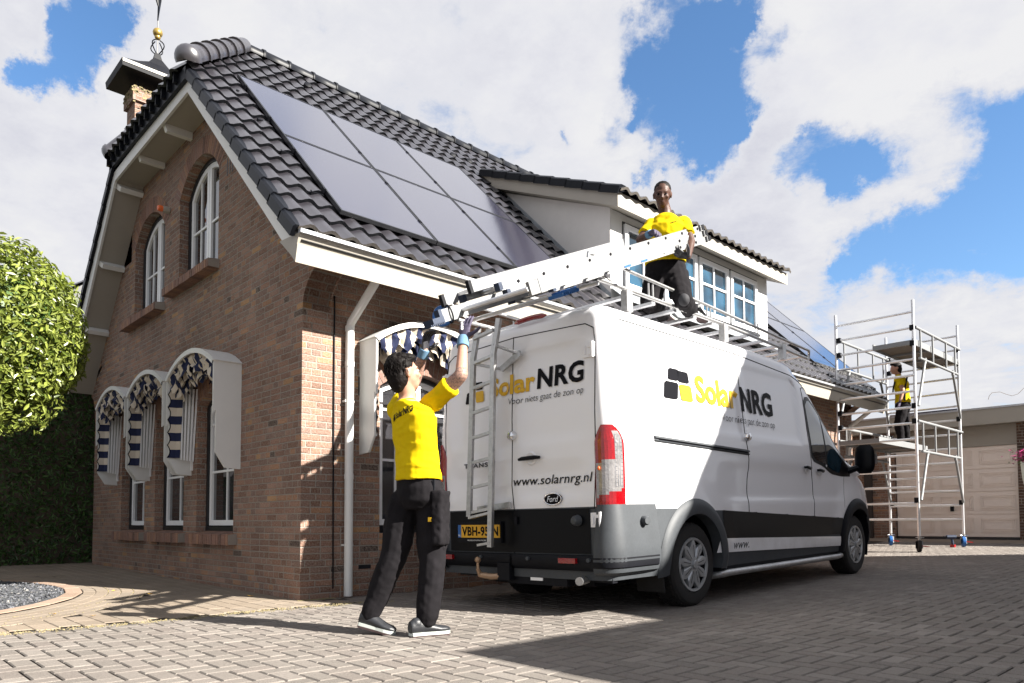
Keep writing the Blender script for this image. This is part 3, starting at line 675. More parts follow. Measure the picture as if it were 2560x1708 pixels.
# ------------------------------------------------------------------ tiled roof
def tiles(mb, o, u, s_, n, nu, ns, du=.205, ds=.335, keep=None, h=.044, res=7, lip=True, endmi=None, thick=.034, flip=False):
    o = Vector(o); u = Vector(u).normalized(); s_ = Vector(s_).normalized(); n = Vector(n).normalized()
    prof = []
    for k in range(res+1):
        t = k/res; hh = h*(.5-.5*cos(2*pi*min(1, max(0, (t if not flip else 1-t)*1.0)))) ; prof.append((t*(du+.012), hh))
    for j in range(ns):
        for i in range(nu):
            if keep and not keep(o+u*((i+.5)*du)+s_*((j+.5)*ds)): continue
            jit = random.uniform(-.003, .003); vs = []
            for d_, e_ in ((0, .040), (ds+.03, .004)):
                for a, hh in prof: vs.append(o+u*(i*du+a)+s_*(j*ds+d_)+n*(hh+e_+jit))
            m_ = len(prof)
            for a, hh in prof: vs.append(o+u*(i*du+a)+s_*(j*ds+.004)+n*(hh+.040+jit-thick))
            fs = [(k, k+1, m_+k+1, m_+k) for k in range(m_-1)]; mb.add(vs[:2*m_], fs, 0)
            if lip: mb.add(vs[:m_]+vs[2*m_:], [(k, m_+k, m_+k+1, k+1) for k in range(m_-1)], (1 if (endmi is not None and j == 0) else 2))  # lips take a darker tile material: shade under each edge as colour
S2 = sqrt(.5)
hipdy = 1.15/1.35
def keepR(p):
    if p.y < GY-.05+max(0, (-2.02-p.x))*hipdy-.02 and p.x < -2.0: return False
    if 4.42 < p.y < 8.66 and -2.0 < p.x < .0: return False
    if .0 <= p.x < .17 and 4.42 < p.y < 8.66: return False
    return True
mb = MB()
tiles(mb, (.635, GY-.03, 3.205), (0, 1, 0), (-S2, 0, S2), (S2, 0, S2), 64, 19, keep=keepR, endmi=1, ds=.30)
roof = mb.build('roof', ['tile', 'tile_end', 'tile2'], house, smooth=True, fix=False, angle=50)
mb = MB()
def keepL(p): return not (p.y < GY-.05+max(0, (p.x+4.78))*hipdy-.02 and p.x > -4.8)
tiles(mb, (2*XR-.635, GY-.03+.205*64, 3.205), (0, -1, 0), (S2, 0, S2), (-S2, 0, S2), 64, 19, keep=keepL, endmi=1, res=5, ds=.30)
mb.build('back_slope', ['tile', 'tile_end', 'tile2'], roof, smooth=True, fix=False, angle=50)
# half-hip
mb = MB(); hs_ = Vector((0, 1.15, 1.36)).normalized(); hn = Vector((0, -1.36, 1.15)).normalized()
def keepH(p):
    t_ = (p.z-5.86)/1.36; return -4.85+t_*1.38 < p.x < -1.95-t_*1.38
tiles(mb, (-5.0, GY-.10, 5.82), (1, 0, 0), hs_, hn, 15, 6, keep=keepH, endmi=None)
mb.build('half_hip', ['tile', 'tile_end', 'tile2'], roof, smooth=True, fix=False, angle=50)
# under-tile decking (solid roof body)
mb = MB()
zr = 7.22-.05
mb.prism([(.62, GY+.0, 3.15), (XR, GY+.0, zr), (2*XR-.62, GY, 3.15)], (0, 1.2, 0)) if False else None
def slab(pts, d): mb.prism(pts, d)
slab([(.66, GY, 3.12), (-1.98, GY, 5.76), (-1.98, GY, 5.70), (.62, GY, 3.10)], (0, EYE-GY-.05, 0))
slab([(2*XR-.66, GY, 3.12), (2*XR+1.98, GY, 5.76), (2*XR+1.98, GY, 5.70), (2*XR-.62, GY, 3.10)], (0, EYE-GY-.05, 0))
mb.add([(-1.98, GY, 5.76), (-1.98, EYE-.05, 5.76), (XR, EYE-.05, 7.18), (XR, .82, 7.18)], [(0, 1, 2, 3)])
mb.add([(2*XR+1.98, GY, 5.76), (2*XR+1.98, EYE-.05, 5.76), (XR, EYE-.05, 7.18), (XR, .82, 7.18)], [(0, 3, 2, 1)])
mb.add([(-1.98, GY, 5.76), (XR, .82, 7.18), (-4.82, GY, 5.76)], [(0, 1, 2)])
mb.build('roof_deck', 'frame_dark', roof)
# verge tiles: dark blocks along the gable edges
for sgn in (1, -1):
    for e0, yv in ((0, GY-.075), (1, EYE+.06)):
        mb = MB(); ns = 19
        for j in range(ns):
            sx = .62-j*.30*S2; z0 = 3.205+j*.30*S2
            if e0 == 0 and z0 > 5.68: continue
            xx = sx if sgn > 0 else 2*XR-sx; dx = -S2*sgn
            a = Vector((xx, yv, z0)); d = Vector((dx, 0, S2))*.325; nn = Vector((S2*sgn, 0, S2))
            q = a+nn*.034
            mb.prism([a-nn*.06, a+nn*.03, a+nn*.052+Vector((0, .02 if e0 == 0 else -.02, 0)), a+nn*.052+Vector((0, .09 if e0 == 0 else -.09, 0)), a-nn*.02+Vector((0, .09 if e0 == 0 else -.09, 0)), a-nn*.06+Vector((0, .03 if e0 == 0 else -.03, 0))], d-nn*.02)
        mb.build('verge_tile', 'tile2', roof)
# S-shaped tile ends over the top fascia: upstand blocks
mb = MB()
for k in range(14):
    x = -4.93+k*.205; mb.prism([(x, GY-.115, 5.74), (x+.055, GY-.125, 5.74), (x+.055, GY-.125, 5.90), (x, GY-.115, 5.90)], (0, .06, .0))
mb.box(-4.95, -1.98, GY-.075, GY-.03, 5.70, 5.84); mb.build('eaves_filler', 'tile2', roof)
# hip caps (big glazed, overlapping) and ridge
def caps(p, q, n, r, name, m_, over=1.12, dome=False):
    mb = MB(); p = Vector(p); q = Vector(q); d = (q-p); L = d.length/n; d.normalize(); x = d.cross(Vector((0, 0, 1))).normalized(); y = x.cross(d)
    for i in range(n):
        rows = []
        for t_, rr in ((0, 1.12), (.10, 1.13), (.13, 1.0), (.6, .97), (over, .93)):
            c = p+d*(L*(i+t_)); rows.append([c+x*(cos(a)*r*rr)+y*(sin(a)*r*rr*1.0) for a in [pi*k/10 for k in range(-1, 12)]])
        if dome and i == 0:
            c0 = p; pre = []
            for s_3 in (.0, .35, .7, .92): pre.append([c0+d*(-r*.75*sqrt(max(0, 1-s_3*s_3)))+x*(cos(a)*r*1.1*s_3)+y*(sin(a)*r*1.1*s_3) for a in [pi*k/10 for k in range(-1, 12)]])
            rows = pre+rows
        rows = [[p2 for p2 in r_] for r_ in rows]; mb.grid(rows)
        mb.grid([[p2 for p2 in rows[-5]], [p2-(p2-(p+d*(L*i)))*.12 for p2 in rows[-5]]])
    return mb.build(name, m_, roof, smooth=True, angle=60)
caps((-1.93, GY-.07, 5.90), (XR+.02, .80, 7.28), 6, .130, 'hip_cap', 'tile', dome=True)
caps((-4.87, GY-.07, 5.90), (XR-.02, .80, 7.28), 6, .130, 'hip_cap', 'tile', dome=True)
caps((XR, .70, 7.27), (XR, EYE+.05, 7.27), 32, .105, 'ridge_cap', 'tile2')
mb = MB()
for i in range(58):   # bare clay showing under the ridge at the heads of the top tiles
    y = .95+i*.205; c = []
    for k in range(5): t = k/4; c.append((XR+.155, y+t*.19, 7.085+.034*(.5-.5*cos(2*pi*t))))
    mb.grid([c, [(x-.05, yy, z+.05) for x, yy, z in c]])
mb.build('clay_heads', 'terracotta', roof)
mb = MB()
for (y, d_) in ((1.55, .62), (3.92, 1.02), (4.3, .95)):
    c = Vector((XR+d_*S2*1.0+.02, y, 7.22-d_*S2+.05)); mb.lathe([(.05, -.04), (.055, .02), (.05, .05), (.04, .055)], c, (.9, -.2, .45), 12)
islands(mb, 'vent_tile', 'black', roof, smooth=True)
# chimney
ch = MB(); cx0, cx1, cy0, cy1 = -5.72, -5.33, .0, .72
ch.box(cx0, cx1, cy0, cy1, 4.6, 7.05); ch.box(cx0-.04, cx1+.04, cy0-.04, cy1+.04, 7.05, 7.26)
cho = ch.build('chimney', 'brick', house)
mb = MB()
for _ in range(160):
    f_ = random.choice((0, 1)); z = 7.26-abs(random.gauss(0, .09))
    if f_: x, y = cx1+.042, random.uniform(cy0-.04, cy1+.04); a, b_ = (0, 1, 0), (0, 0, 1)
    else: x, y = random.uniform(cx0-.04, cx1+.04), cy0-.042; a, b_ = (1, 0, 0), (0, 0, 1)
    s_ = random.uniform(.008, .028); mb.obox((x, y, z), Vector(a)*s_, Vector((1, 0, 0) if f_ else (0, 1, 0))*.003, Vector(b_)*s_*.6)
mb.build('lichen', 'moss', cho)['kind'] = 'stuff'
mb = MB(); cxm, cym = (cx0+cx1)/2, (cy0+cy1)/2
for sx in (-1, 1):
    for sy in (-1, 1): mb.tube([(cxm+sx*.16, cym+sy*.30, 7.24), (cxm+sx*.2, cym+sy*.34, 7.48)], .012, 5)
hw, hd = .42, .60
B0 = [(cxm-hw, cym-hd), (cxm+hw, cym-hd), (cxm+hw, cym+hd), (cxm-hw, cym+hd)]
lv = [(1.0, 7.40), (1.02, 7.50), (.55, 7.66), (.25, 7.79), (.10, 7.92), (.06, 8.02)]
rows = []
for s_, z in lv: rows.append([(cxm+(x-cxm)*s_, cym+(y-cym)*s_, z) for x, y in B0])
mb.grid(rows, wrap=True); mb.add(rows[0], [(0, 1, 2, 3)]); mb.add(rows[-1], [(0, 1, 2, 3)])
cap = mb.build('chimney_cap', 'black', cho)
mb = MB(); mb.box(cxm+hw-.002, cxm+hw+.012, cym-hd, cym+hd, 7.455, 7.50); mb.build('cap_edge', 'cream', cho)
mb = MB()
for k in range(4):
    a = k*pi/2+.6; q = Vector((cos(a), sin(a), 0)); c0 = Vector((cxm, cym, 8.0))
    mb.tube([c0+q*(.03+.09*sin(t*.5)*1.0)+Vector((0, 0, .02+t*.035)) for t in range(7)], .009, 5)
mb.cyl((cxm, cym, 7.95), (cxm, cym, 9.15), .009, 6)
z0 = 8.55
mb.prism([(cxm, cym-.012, 8.55), (cxm+.04, cym-.02, 8.75), (cxm+.02, cym-.08, 8.95), (cxm+.05, cym-.10, 9.25), (cxm-.0, cym-.03, 9.1), (cxm-.03, cym+.06, 9.3), (cxm-.03, cym+.04, 8.9), (cxm-.02, cym+.01, 8.7)], (.012, .012, 0))
mb.cyl((cxm-.01, cym+.02, 9.1), (cxm-.01, cym+.02, 9.62), .004, 5); mb.cyl((cxm+.02, cym-.05, 9.1), (cxm+.03, cym-.06, 9.5), .004, 5)
wv_ = mb.build('weathervane', 'blackpaint', cho)
mb = MB(); mb.ball((cxm, cym, 8.36), .072, 14); mb.ball((cxm, cym, 8.29), .045, 10); mb.build('gilded_ball', 'gold', cho, smooth=True)
# alarm beacon
mb = MB(); mb.lathe([(.045, 0), (.045, .07), (.038, .085)], (-3.72, -.005, 4.86), (0, -1, 0), 14, mi=0); mb.lathe([(.038, .085), (.04, .12), (.03, .145), (.01, .15)], (-3.72, -.005, 4.86), (0, -1, 0), 14, mi=1)
mb.build('alarm_beacon', ['cream', 'orange'], house, smooth=True)

# ------------------------------------------------------------------ dormer
dx, dy0, dy1 = .15, 4.4, 8.72
DR = lambda x: 4.97+(dx-x)*.44
mb = MB()
mb.prism([(dx-.002, dy0, 3.60), (dx-.002, dy0, DR(dx)), (-2.15, dy0, DR(-2.15)-.02), (-2.15, dy0, 5.9)], (0, .05, 0))
mb.prism([(dx-.06, dy0+.02, 4.90), (dx-.06, dy1-.02, 4.90), (-1.8, dy1-.02, 5.7), (-1.8, dy0+.02, 5.7)], (0, 0, .04))
mb.prism([(dx-.002, dy1-.05, 3.60), (dx-.002, dy1-.05, DR(dx)), (-2.15, dy1-.05, DR(-2.15)-.02), (-2.15, dy1-.05, 5.9)], (0, .05, 0))
dorm = mb.build('dormer', 'stucco', house)
mb = MB()   # front: corner posts, head, sill rail
mb.box(dx-.05, dx, dy0+.02, 4.66, 3.62, 4.96); mb.box(dx-.05, dx, 8.36, dy1-.02, 3.62, 4.96); mb.box(dx-.05, dx-.003, 4.66, 8.36, 3.62, 3.90); mb.box(dx-.05, dx-.003, 4.66, 8.36, 4.85, 4.96)
mb.build('dormer_front', 'trim', dorm)
mb = MB(); mb.box(dx-.045, dx+.035, 4.64, 8.40, 3.885, 3.925); mb.box(dx-.045, dx+.006, 4.66, 8.36, 4.83, 4.855)
for y in (4.655, 5.57, 6.49, 7.42, 8.335): mb.box(dx-.04, dx+.004, y-.0, y+.022, 3.92, 4.84)
mb.build('dormer_frame', 'frame_dark', dorm)
for k in range(4):
    y0 = 4.70+k*.925; y1 = y0+.86; z0, z1 = 3.935, 4.825
    f = lambda u, v, w_3: Vector((dx-.02+w_3, u, v))
    wb = fillpoly([[(y0, z0), (y1, z0), (y1, z1), (y0, z1)], [(y0+.07, z0+.07), (y0+.07, z1-.07), (y1-.07, z1-.07), (y1-.07, z0+.07)]], .05, f)
    ym = (y0+y1)/2; zm = z0+.50
    wb.box(dx-.01, dx+.015, ym-.014, ym+.014, z0+.06, z1-.06); wb.box(dx-.012, dx+.017, y0+.06, y1-.06, zm-.016, zm+.016)
    so = wb.build('dormer_window', 'white', dorm)
for k in range(4):
    y0 = 4.70+k*.925; mb = MB(); mb.add([(dx-.006, y0+.05, 3.98), (dx-.006, y0+.81, 3.98), (dx-.006, y0+.81, 4.78), (dx-.006, y0+.05, 4.78)], [(0, 1, 2, 3)]); mb.build('dormer_pane', 'glass_sky_tint', dorm)
mb = MB(); ov = .27; ya, yb = dy0-.17, dy1+.22
zf = lambda x: DR(x)
mb.prism([(dx+ov, ya, zf(dx+ov)-.0), (dx+ov, ya, zf(dx+ov)+.20), (-2.35, ya, zf(-2.35)+.20), (-2.25, ya, zf(-2.25))], (0, yb-ya, 0)); mb.build('dormer_fascia', 'cream', dorm)
mb = MB(); dsl = Vector((-1, 0, .44)).normalized(); dn = Vector((.44, 0, 1)).normalized()
tiles(mb, (dx+ov+.06, ya-.02, zf(dx+ov)+.175), (0, 1, 0), dsl, dn, 23, 9, endmi=1, ds=.33)
mb.build('dormer_roof', ['tile', 'tile_end', 'tile2'], dorm, smooth=True, fix=False, angle=50)
mb = MB()
for j in range(9):
    a = Vector((dx+ov+.05, ya-.045, zf(dx+ov)+.20))+dsl*(j*.335)
    mb.prism([a-dn*.055, a+dn*.045, a+dn*.07+Vector((0, .03, 0)), a+dn*.07+Vector((0, .12, 0)), a+Vector((0, .12, 0))], dsl*.35-dn*.014)
mb.build('dormer_verge', 'tile2', dorm)
mb = MB(); mb.prism([(dx-.0, dy0-.004, 3.66), (dx-.0, dy0-.16, 3.735), (-2.3, dy0-.16, 6.19), (-2.3, dy0-.004, 6.10)], (.0, .0, .012)); mb.prism([(dx+.0, dy0-.006, 3.6), (dx, dy0-.006, 3.80), (-2.2, dy0-.006, 6.14), (-2.2, dy0-.006, 5.95)], (0, .004, 0)); 
mb.prism([(dx+.01, dy0, 3.86), (dx+.01, dy1, 3.86), (dx+.27, dy1, 3.64), (dx+.27, dy0, 3.64)], (0, 0, .012))
islands(mb, 'lead_flashing', 'lead', dorm)

# ------------------------------------------------------------------ window awnings
def awning(a, b_, axis=0, zs=2.43, rise=.22, zb=1.30, p=.30, full=True):
    mp = (lambda x, y, z: Vector((x, -y, z))) if axis == 0 else (lambda x, y, z: Vector((y, x, z)))
    m_ = MB(); n = 14; c = (b_-a)/2; R = (c*c+rise*rise)/(2*rise); cx = (a+b_)/2; cz = zs+rise-R; a0 = math.asin(c/R)
    A = [(cx+R*sin(-a0+2*a0*k/n), cz+R*cos(-a0+2*a0*k/n)) for k in range(n+1)]
    A2 = [(cx+(R+.018)*sin((-a0+2*a0*k/n)*1.02), cz+(R+.018)*cos((-a0+2*a0*k/n)*1.02)) for k in range(n+1)]
    for q in range(n):
        m_.add([mp(x, y, z) for y in (-.0, p+.012) for x, z in (A[q], A[q+1], A2[q+1], A2[q])], [(0, 1, 2, 3), (7, 6, 5, 4), (0, 4, 5, 1), (2, 6, 7, 3), (0, 3, 7, 4), (1, 5, 6, 2)])
    # front lip
    A3 = [(cx+(R-.035)*sin(-a0+2*a0*k/n), cz+(R-.035)*cos(-a0+2*a0*k/n)) for k in range(n+1)]
    m_.grid([[mp(x, p-.01, z) for x, z in A3], [mp(x, p-.01, z) for x, z in A]])
    m_.grid([[mp(x, p+.014, z) for x, z in A3], [mp(x, p+.014, z) for x, z in A]]); m_.grid([[mp(x, p-.01, z) for x, z in A3], [mp(x, p+.014, z) for x, z in A3]])
    h = m_.build('awning', 'trim', house)
    for xx in (a, b_-.022):
        m_ = MB(); pr = [(0, zb), (.17, zb+.012), (p-.03, zb+.17), (p-.03, zs-.52), (p, zs-.55), (p, zs), (0, zs)]
        m_.prism([mp(xx, y, z) for y, z in pr], mp(xx+.022, 0, 0)-mp(xx, 0, 0)); m_.build('side_panel', 'trim', h)
    st = MB()      # gathered valance under the hood
    for lay in range(3):
        rows = []
        for r_ in range(5):
            row = []
            for k in range(61):
                t = k/60; an = (-a0+2*a0*t)*.97; rr = R-.03-.045*r_-.05*lay+.012*sin(k*1.7+lay); dpt = p-.03-.05*lay+.018*sin(k*.9+lay*2)+.02*sin(r_*2.2+k*.35)
                sag = .02*sin(k*.55+lay)*r_*.5
                row.append(mp(cx+rr*sin(an), dpt, cz+rr*cos(an)-sag))
            rows.append(row)
        st.grid(rows)
    st.build('valance', 'stripe_x' if axis == 0 else 'stripe_y', h, smooth=True)
    # left side cloth with scalloped edge, folded arms behind it
    sc = MB(); zt, zl = zs-.10, zb+.20; N = 44; rows = [[], [], []]
    ed = lambda k: p-.045-.030*abs(sin(k/N*pi*5.5))
    for k in range(N+1):
        z = zl+(zt-zl)*k/N; ln_ = .03*k/N
        rows[0].append(mp(a+.030, ed(k)+.03, z)); rows[1].append(mp(a+.05, p-.10-ln_*.3, z)); rows[2].append(mp(a+.10, p-.135-ln_, z))
    sc.grid(rows); sc.build('side_cloth', 'stripe_z', h)
    sb = MB(); sb.tube([mp(a+.030, ed(k)+.032, zl+(zt-zl)*k/N) for k in range(N+1)], .006, 5); sb.build('scallop_edge', 'ink', h)
    ar = MB()
    for k in range(5):
        y = p-.150-.032*k; ar.bar(mp(a+.10+.004*k, y, zl-.02-.004*k), mp(a+.08+.028*k, y-.012, zs-.10), .012, .017, (0, 1, 0))
    ar.bar(mp(a+.05, .008, zl-.14), mp(a+.05, .008, zs-.1), .03, .03); islands(ar, 'folding_arm', 'white', h)
    return h
awning(-5.84, -4.44); awning(-4.33, -2.93); awning(-2.80, -1.36)
awning(.62, 2.02, axis=1, zs=2.52, rise=.24, zb=1.40, p=.30)
# ------------------------------------------------------------------ the van
vr = Vector((0.99918, 0.0399, 0.0074)); vf = Vector((-0.0398, 0.99899, 0.0209)); vu = vr.cross(vf)
VM = Matrix((vr, vf, vu)).transposed().to_4x4(); VM.translation = Vector((1.854, 2.113, .004))
van = thing('delivery_van', 'white delivery van with a solar company logo, black lower flanks and a tubular roof rack', 'van', mat=VM)
def lerp(tab, v):
    if v <= tab[0][0]: return tab[0][1]
    for (a, x), (b_, y) in zip(tab, tab[1:]):
        if v <= b_: return x+(y-x)*(v-a)/(b_-a)
    return tab[-1][1]
def smooth(a, b_, v): t = min(1, max(0, (v-a)/(b_-a))); return t*t*(3-2*t)
HWZ = [(.25, .955), (.40, .985), (.60, .995), (.85, 1.0), (1.2, 1.0), (1.5, .99), (1.9, .955), (2.2, .925), (2.34, .905)]
YRZ = [(.25, -1.16), (.9, -1.163), (1.6, -1.155), (2.2, -1.12), (2.40, -1.10)]
YFZ = [(.25, 4.66), (.45, 4.76), (.8, 4.77), (1.0, 4.70), (1.12, 4.58), (1.22, 4.36), (1.30, 4.12), (1.38, 3.86), (1.50, 3.70), (1.8, 3.42), (2.05, 3.17), (2.2, 2.98), (2.3, 2.80), (2.36, 2.62)]
def hwz(z): return lerp(HWZ, z)
ZTOP = lambda y: 2.36-.0*y-.045*smooth(.8, 2.6, y)
def contour(z, inset=0., n_side=110):
    """half outline from the rear centre, round the rear corner, along the right side and round the nose; list of (x, y, tag)"""
    w_4 = hwz(z)-inset; yr = lerp(YRZ, z)+inset; yf = lerp(YFZ, z)-inset; rr = .11; out = []
    fr_x = .62 if z < 1.2 else .42; fr_y = .75 if z < 1.2 else .55+.25*smooth(1.2, 2.3, z)
    for k in range(13): out.append(((w_4-rr)*k/13, yr+.012*(k/13)**4))
    for k in range(9): a = pi/2*k/8; out.append((w_4-rr+rr*sin(a), yr+rr+.012-rr*cos(a)))
    y0 = yr+rr+.012; y1 = yf-fr_y
    for k in range(1, n_side): out.append((w_4, y0+(y1-y0)*k/n_side))
    for k in range(0, 17): a = pi/2*k/16; out.append((w_4-fr_x*(1-cos(a)), y1+fr_y*sin(a)))
    xe = w_4-fr_x
    for k in range(1, 7): out.append((xe*(1-k/6), yf+.02*(k/6)))
    return out
def feat(y, z):
    """small relief of the side panels (outwards positive)"""
    d = 0.
    # recessed upper panel
    def inp(a, b_, c, e, s_=.05): return smooth(a, a+s_, y)*(1-smooth(b_-s_, b_, y))*smooth(c, c+s_, z)*(1-smooth(e-s_*.6, e, z))
    d -= .012*inp(-.72, .93, 1.50, 2.20, .04); d -= .012*inp(1.06, 2.28, 1.50, 2.20, .04)
    # waist shoulder and concave lower flank
    d -= .016*smooth(1.30, 1.18, z)*smooth(.84, .98, z) if False else .014*(1-smooth(1.16, 1.30, z))*smooth(.86, .95, z)*smooth(.35, .8, y)*(1-smooth(3.15, 3.5, y))
    for yc in (0., 3.75):
        r_ = hypot(y-yc, (z-.38)*1.0); d += .02*(1-smooth(.50, .80, r_))
    return d
def vx(y, z):
    """surface x on the right flank"""
    w_4 = hwz(z); fr_x = .62 if z < 1.2 else .42; fr_y = .75 if z < 1.2 else .55+.25*smooth(1.2, 2.3, z); yf = lerp(YFZ, z); y1 = yf-fr_y; yr = lerp(YRZ, z); rr = .11; y0 = yr+rr+.012
    if y > y1: s_ = min(1, (y-y1)/fr_y); return w_4-fr_x*(1-sqrt(max(0, 1-s_*s_)))
    if y < y0: s_ = min(1, (y0-y)/rr); return w_4-rr+rr*sqrt(max(0, 1-s_*s_))
    return w_4+feat(y, z)
def vyr(x, z): return lerp(YRZ, z)+.012*(min(1, abs(x)/(hwz(z)-.11)))**4+rearfeat(x, z)
def rearfeat(x, z):
    ax = abs(x); d = 0
    d += .016*smooth(.035, .09, ax)*(1-smooth(.70, .78, ax))*smooth(1.36, 1.44, z)*(1-smooth(2.10, 2.18, z))
    d += .010*smooth(.05, .12, ax)*(1-smooth(.68, .80, ax))*smooth(.92, .98, z)*(1-smooth(1.12, 1.26, z))
    return d
def side(y, z, o=.003, s_=1): return Vector((s_*(vx(y, z)+o), y, z))
def rear(x, z, o=.003): return Vector((x, vyr(x, z)-o, z))
CLAD = lambda y: .868-.044*(y+.95)
ARCH = [(0., .355, .47), (3.75, .355, .47)]
levels = [.30, .36, .42, .48, .54, .60, .66, .72, .78, .83, .88, .93, .98, 1.03, 1.08, 1.13, 1.18, 1.23, 1.28, 1.33, 1.38, 1.42, 1.46, 1.49, 1.52, 1.55, 1.60, 1.66, 1.72, 1.78, 1.84, 1.90, 1.96, 2.02, 2.08, 2.12, 2.15, 2.18, 2.21, 2.24, 2.27, 2.30]
import itertools
lv2 = []
for a, b_ in zip(levels, levels[1:]):
    lv2.append(a); 
    if b_-a > .049 and a < 1.4: lv2.append((a+b_)/2)
lv2.append(levels[-1])
body = MB(); rows = []
for z in lv2:
    half = contour(z); pts = []
    for i, (x, y) in enumerate(half):
        if 0 < i < 13: y += rearfeat(x, z)
        if 21 < i < 131: x += feat(y, z)
        pts.append(Vector((x, y, z)))
    full = pts+[Vector((-p.x, p.y, p.z)) for p in pts[-2:0:-1]]
    rows.append(full)
# roof roll and crown
zt = lv2[-1]
for th in (15, 30, 45, 60, 75, 90):
    a = radians(th); r_ = .13; half = contour(zt, r_*(1-cos(a))); pts = [Vector((x, y, zt+r_*sin(a)-.05*smooth(.9, 3.0, y)*sin(a))) for x, y in half]
    rows.append(pts+[Vector((-p.x, p.y, p.z)) for p in pts[-2:0:-1]])
N = len(rows[0])
# snap to arches and drop the faces inside them
def inarch(p):
    for yc, zc, r_ in ARCH:
        if hypot(p.y-yc, p.z-zc) < r_ and abs(p.x) > .3: return (yc, zc, r_)
for r_ in rows:
    for k, p in enumerate(r_):
        for yc, zc, R in ARCH:
            d = hypot(p.y-yc, p.z-zc)
            if abs(p.x) > .6 and R-.03 < d < R+.03: s_ = R/d; r_[k] = Vector((p.x, yc+(p.y-yc)*s_, zc+(p.z-zc)*s_))
fs = []; mi = []
for i in range(len(rows)-1):
    for k in range(N):
        q = (i*N+k, i*N+(k+1) % N, (i+1)*N+(k+1) % N, (i+1)*N+k); c = sum((rows[a//N][a % N] for a in q), Vector())/4
        if any(hypot(c.y-yc, c.z-zc) < R and abs(c.x) > .6 for yc, zc, R in ARCH): continue
        m_ = 0
        if -.90 < c.y < 4.0 and c.z < CLAD(c.y)-.01: m_ = 1
        if c.y >= 4.0 and c.z < .62: m_ = 1
        if c.z < .86 and c.y < -.90: m_ = 1
        fs.append(q); mi.append(m_)
vs = [p for r_ in rows for p in r_]
o_ = len(vs); top = rows[-1]
# roof skin: ribs across between mirrored points
half_n = (N+2)//2
R2 = []
for k in range(half_n):
    a = top[k]; b_ = top[(N-k) % N]; row = []
    for t in range(9): 
        u_ = t/8; p = a.lerp(b_, u_); p = Vector((p.x, p.y, p.z+.035*(1-(2*u_-1)**2)*min(1, abs(a.x)/.6))); row.append(p)
    R2.append(row)
body.add(vs, fs); body.mi[-len(fs):] = mi
body.grid(R2, mi=0)
bd = body.build('body', ['van', 'grey'], van, smooth=True, local=True, angle=35)
# cut-through mid black flank, stripes
def flank(name, poly, mat, o=.004, s_=1, parent=van, n=14):
    """patch given by lower and upper boundary functions over y: poly = (y0,y1,zlo(y),zhi(y))"""
    y0, y1, lo, hi = poly; rows = []
    nn = max(2, int((y1-y0)/.04))
    for i in range(nn+1):
        y = y0+(y1-y0)*i/nn; a, b_ = lo(y), hi(y); rows.append([side(y, a+(b_-a)*k/n, o, s_) for k in range(n+1)])
    mb = MB(); mb.grid(rows); return mb.build(name, mat, parent, smooth=True, local=True)
def clip_arch(y, z):  # push z above arch circle
    for yc, zc, R in ARCH:
        d = R+.03
        if abs(y-yc) < d: z = max(z, zc+sqrt(d*d-(y-yc)**2))
    return z
for s_ in (1, -1):
    flank('side_cladding', (.47, 3.28, lambda y: .50, lambda y: CLAD(y)), 'blackpaint', .006, s_)
    mb = MB()
    rws = []
    for i in range(41):
        y = .40+2.80*i/40; zt_ = lerp([(.4, .557), (3.2, .470)], y); zb_ = lerp([(.34, .432), (3.2, .362)], y); rws.append([side(y+(.03 if k == 0 else 0)*0, zb_+(zt_-zb_)*k/4, .013, s_) for k in range(5)])
    mb.grid(rws); a = [side(.40, .557, .013, s_), side(.33, .432, .013, s_), side(.40, .432, .013, s_)]; mb.add(a, [(0, 1, 2)]); st = mb.build('white_stripe', 'van', van, smooth=True, local=True)
    mb = MB(); mb.box(s_*.90-.06, s_*.90+.06, .44, 3.3, .26, .40); mb.build('sill', 'black', van, local=True)
    # arch trims
    for ai, (yc, zc, R) in enumerate(ARCH):
        rws = []
        ins = []
        for k in range(33):
            a = radians(-8)+radians(196)*k/32
            row = []
            for rr, oo in ((R-.05, -.07), (R-.045, .028), (R+.015, .036), (R+.065, .022), (R+.085, .003)):
                y = yc+rr*cos(a); z = zc+rr*sin(a); z = max(z, .26); row.append(side(y, z, oo, s_))
            rws.append(row)
        mb = MB(); mb.grid(rws); mb.build('wheel_arch_trim', 'grey' if ai == 0 else 'black', van, smooth=True, local=True)
        mb = MB(); mb.grid([[Vector((s_*x, yc+(R-.02)*cos(radians(-20+220*k/20)), zc+(R-.02)*sin(radians(-20+220*k/20)))) for x in (.60, .80, .97)] for k in range(21)]); mb.build('wheel_well', 'black', van, local=True)
mb = MB(); mb.box(-.72, .72, -1.0, 4.4, .30, .52); mb.box(-.62, .62, -.9, 4.2, .22, .34); mb.cyl((-.75, 0, .33), (.75, 0, .33), .06, 10); mb.cyl((-.75, 3.75, .33), (.75, 3.75, .33), .04, 10); mb.build('chassis', 'black', van, local=True)
